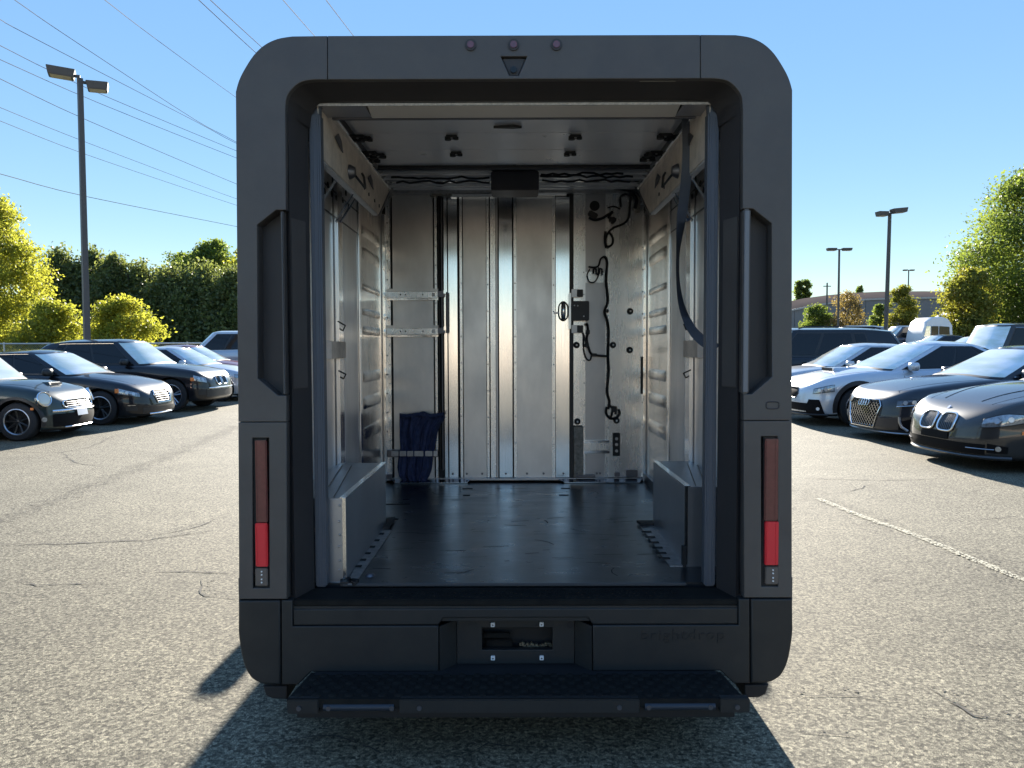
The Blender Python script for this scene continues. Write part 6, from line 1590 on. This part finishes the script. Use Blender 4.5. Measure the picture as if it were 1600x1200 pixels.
# --- second and further rows on the right --------------------------------------
FR = 'cars parked in the far rows on the right'
far = [
 # x of nose, y, kind, colour, heading, label
 (11.4, 22.0, 'suv2', (.035, .035, .04), PI, 'tall dark SUV with chrome-framed side window behind the dark sedans'),
 (wx(1437, 36), 36.0, 'sedan', (.50, .53, .56), PI, 'pale silver car directly left of the tall dark SUV'),
 (wx(1392, 40), 40.0, 'sedan', (.05, .055, .06), PI, 'dark car with a bright windscreen behind the silver blue roof'),
 (wx(1462, 40), 40.0, 'sedan', (.55, .56, .58), PI, 'light grey car in front of the white round-roofed van'),
 (wx(1412, 50), 50.0, 'suv', (.16, .16, .17), PI, 'grey SUV roof just left of the white round-roofed van'),
 (wx(1375, 56), 56.0, 'sedan', (.5, .5, .5), PI, 'silver roof at the foot of the taller right lamp post'),
 (wx(1340, 46), 46.0, 'suv', (.06, .07, .09), PI, 'dark blue SUV roof left of the taller right lamp post'),
 (wx(1300, 52), 52.0, 'sedan', (.55, .55, .55), PI, 'pale roof at the foot of the shorter right lamp post'),
 (wx(1262, 48), 48.0, 'suv', (.25, .27, .3), PI, 'grey SUV roof between the van edge and the shorter lamp post'),
 (wx(1490, 52), 52.0, 'sedan', (.62, .62, .62), PI, 'white roof below the cream shed gable'),
 (wx(1225, 58), 58.0, 'sedan', (.4, .4, .42), PI, 'silver roof touching the right edge of the van'),
 (wx(1392, 66), 66.0, 'suv', (.5, .5, .5), PI, 'light SUV roof behind the foot of the taller right lamp post'),
]
for i, (x, y, k, colr, hd, lb) in enumerate(far):
    if k == 'suv2':
        cc = Car('suv', lb, (x+2.45, y), hd, msuv(L=4.9, W=1.95, H=2.0, roof=[(1.75, 1.96), (2.2, 2.03), (3.6, 2.03), (4.6, 1.98)], wbx=1.45, wtx=1.85, ht=.80, hb=.93, rtx=4.7, rbx=4.88, chrome=True, pill=[1.0, 1.33, 1.66]), paint('dark charcoal', colr), detail=2, cat='SUV')
    elif k == 'suv': cc = Car('suv', lb, (x+2.4, y), hd, msuv(L=4.8, W=1.9, H=1.78, wr=.37), paint('far car '+str(i), colr, .3), FR, 'SUV', detail=0)
    else: cc = Car('sedan', lb, (x+2.4, y), hd, mod(), paint('far car '+str(i), colr, .3), FR, detail=0)
# white high van far behind, seen from the side
Dv = 44.0
vb_ = empty('parked_van', (wx(1449, Dv), Dv, gz(Dv)), 0, 'white round-roofed van in the far rows just left of the olive tree', 'van'); vb_.scale = (.40, .9, .80)
cx_, cz_ = vb_.location.x, vb_.location.z
def side(y, k=1.0):
    P = [(-2.15, .45), (-2.15, 1.35), (-1.95, 1.95), (-1.45, 2.62), (-.7, 2.92), (.6, 2.95), (1.5, 2.8), (2.05, 2.4), (2.15, 1.6), (2.15, .45)]
    return [Vector((cx_+x*k, y, cz_+.0+z*(.98 if k < 1 else 1))) for x, z in P]
mb = MB(vb_.location); g = [side(Dv-1.0, .97), side(Dv-.92), side(Dv+.92), side(Dv+1.0, .97)]
n_ = 10; vs = [p for r_ in g for p in r_]; mb.add(vs, [(i*n_+j, i*n_+(j+1) % n_, (i+1)*n_+(j+1) % n_, (i+1)*n_+j) for i in range(3) for j in range(n_)]+[tuple(range(n_)), tuple(range(3*n_, 4*n_))])
mb.build('body', M['white'], vb_, smooth=40)
for P in ([(-1.85, 1.55), (-1.0, 1.55), (-1.0, 2.3), (-1.5, 2.3)], [(-.85, 1.55), (.1, 1.55), (.1, 2.3), (-.85, 2.3)], [(.25, 1.55), (1.7, 1.55), (1.6, 2.25), (.25, 2.3)]):
    mb = MB(vb_.location); mb.prism([Vector((cx_+x, Dv-1.03, cz_+z)) for x, z in P], (0, .04, 0)); mb.build('window', M['windscreen'] if P[0][0] < -1 else M['side_glass'], vb_)
for x in (-1.4, 1.4):
    mb = MB(vb_.location); mb.disc((cx_+x, Dv-1.0, cz_+.36), (0, 1, 0), .36, 2.0, 16); mb.build('wheel', M['rubber_tyre'], vb_, smooth=40)
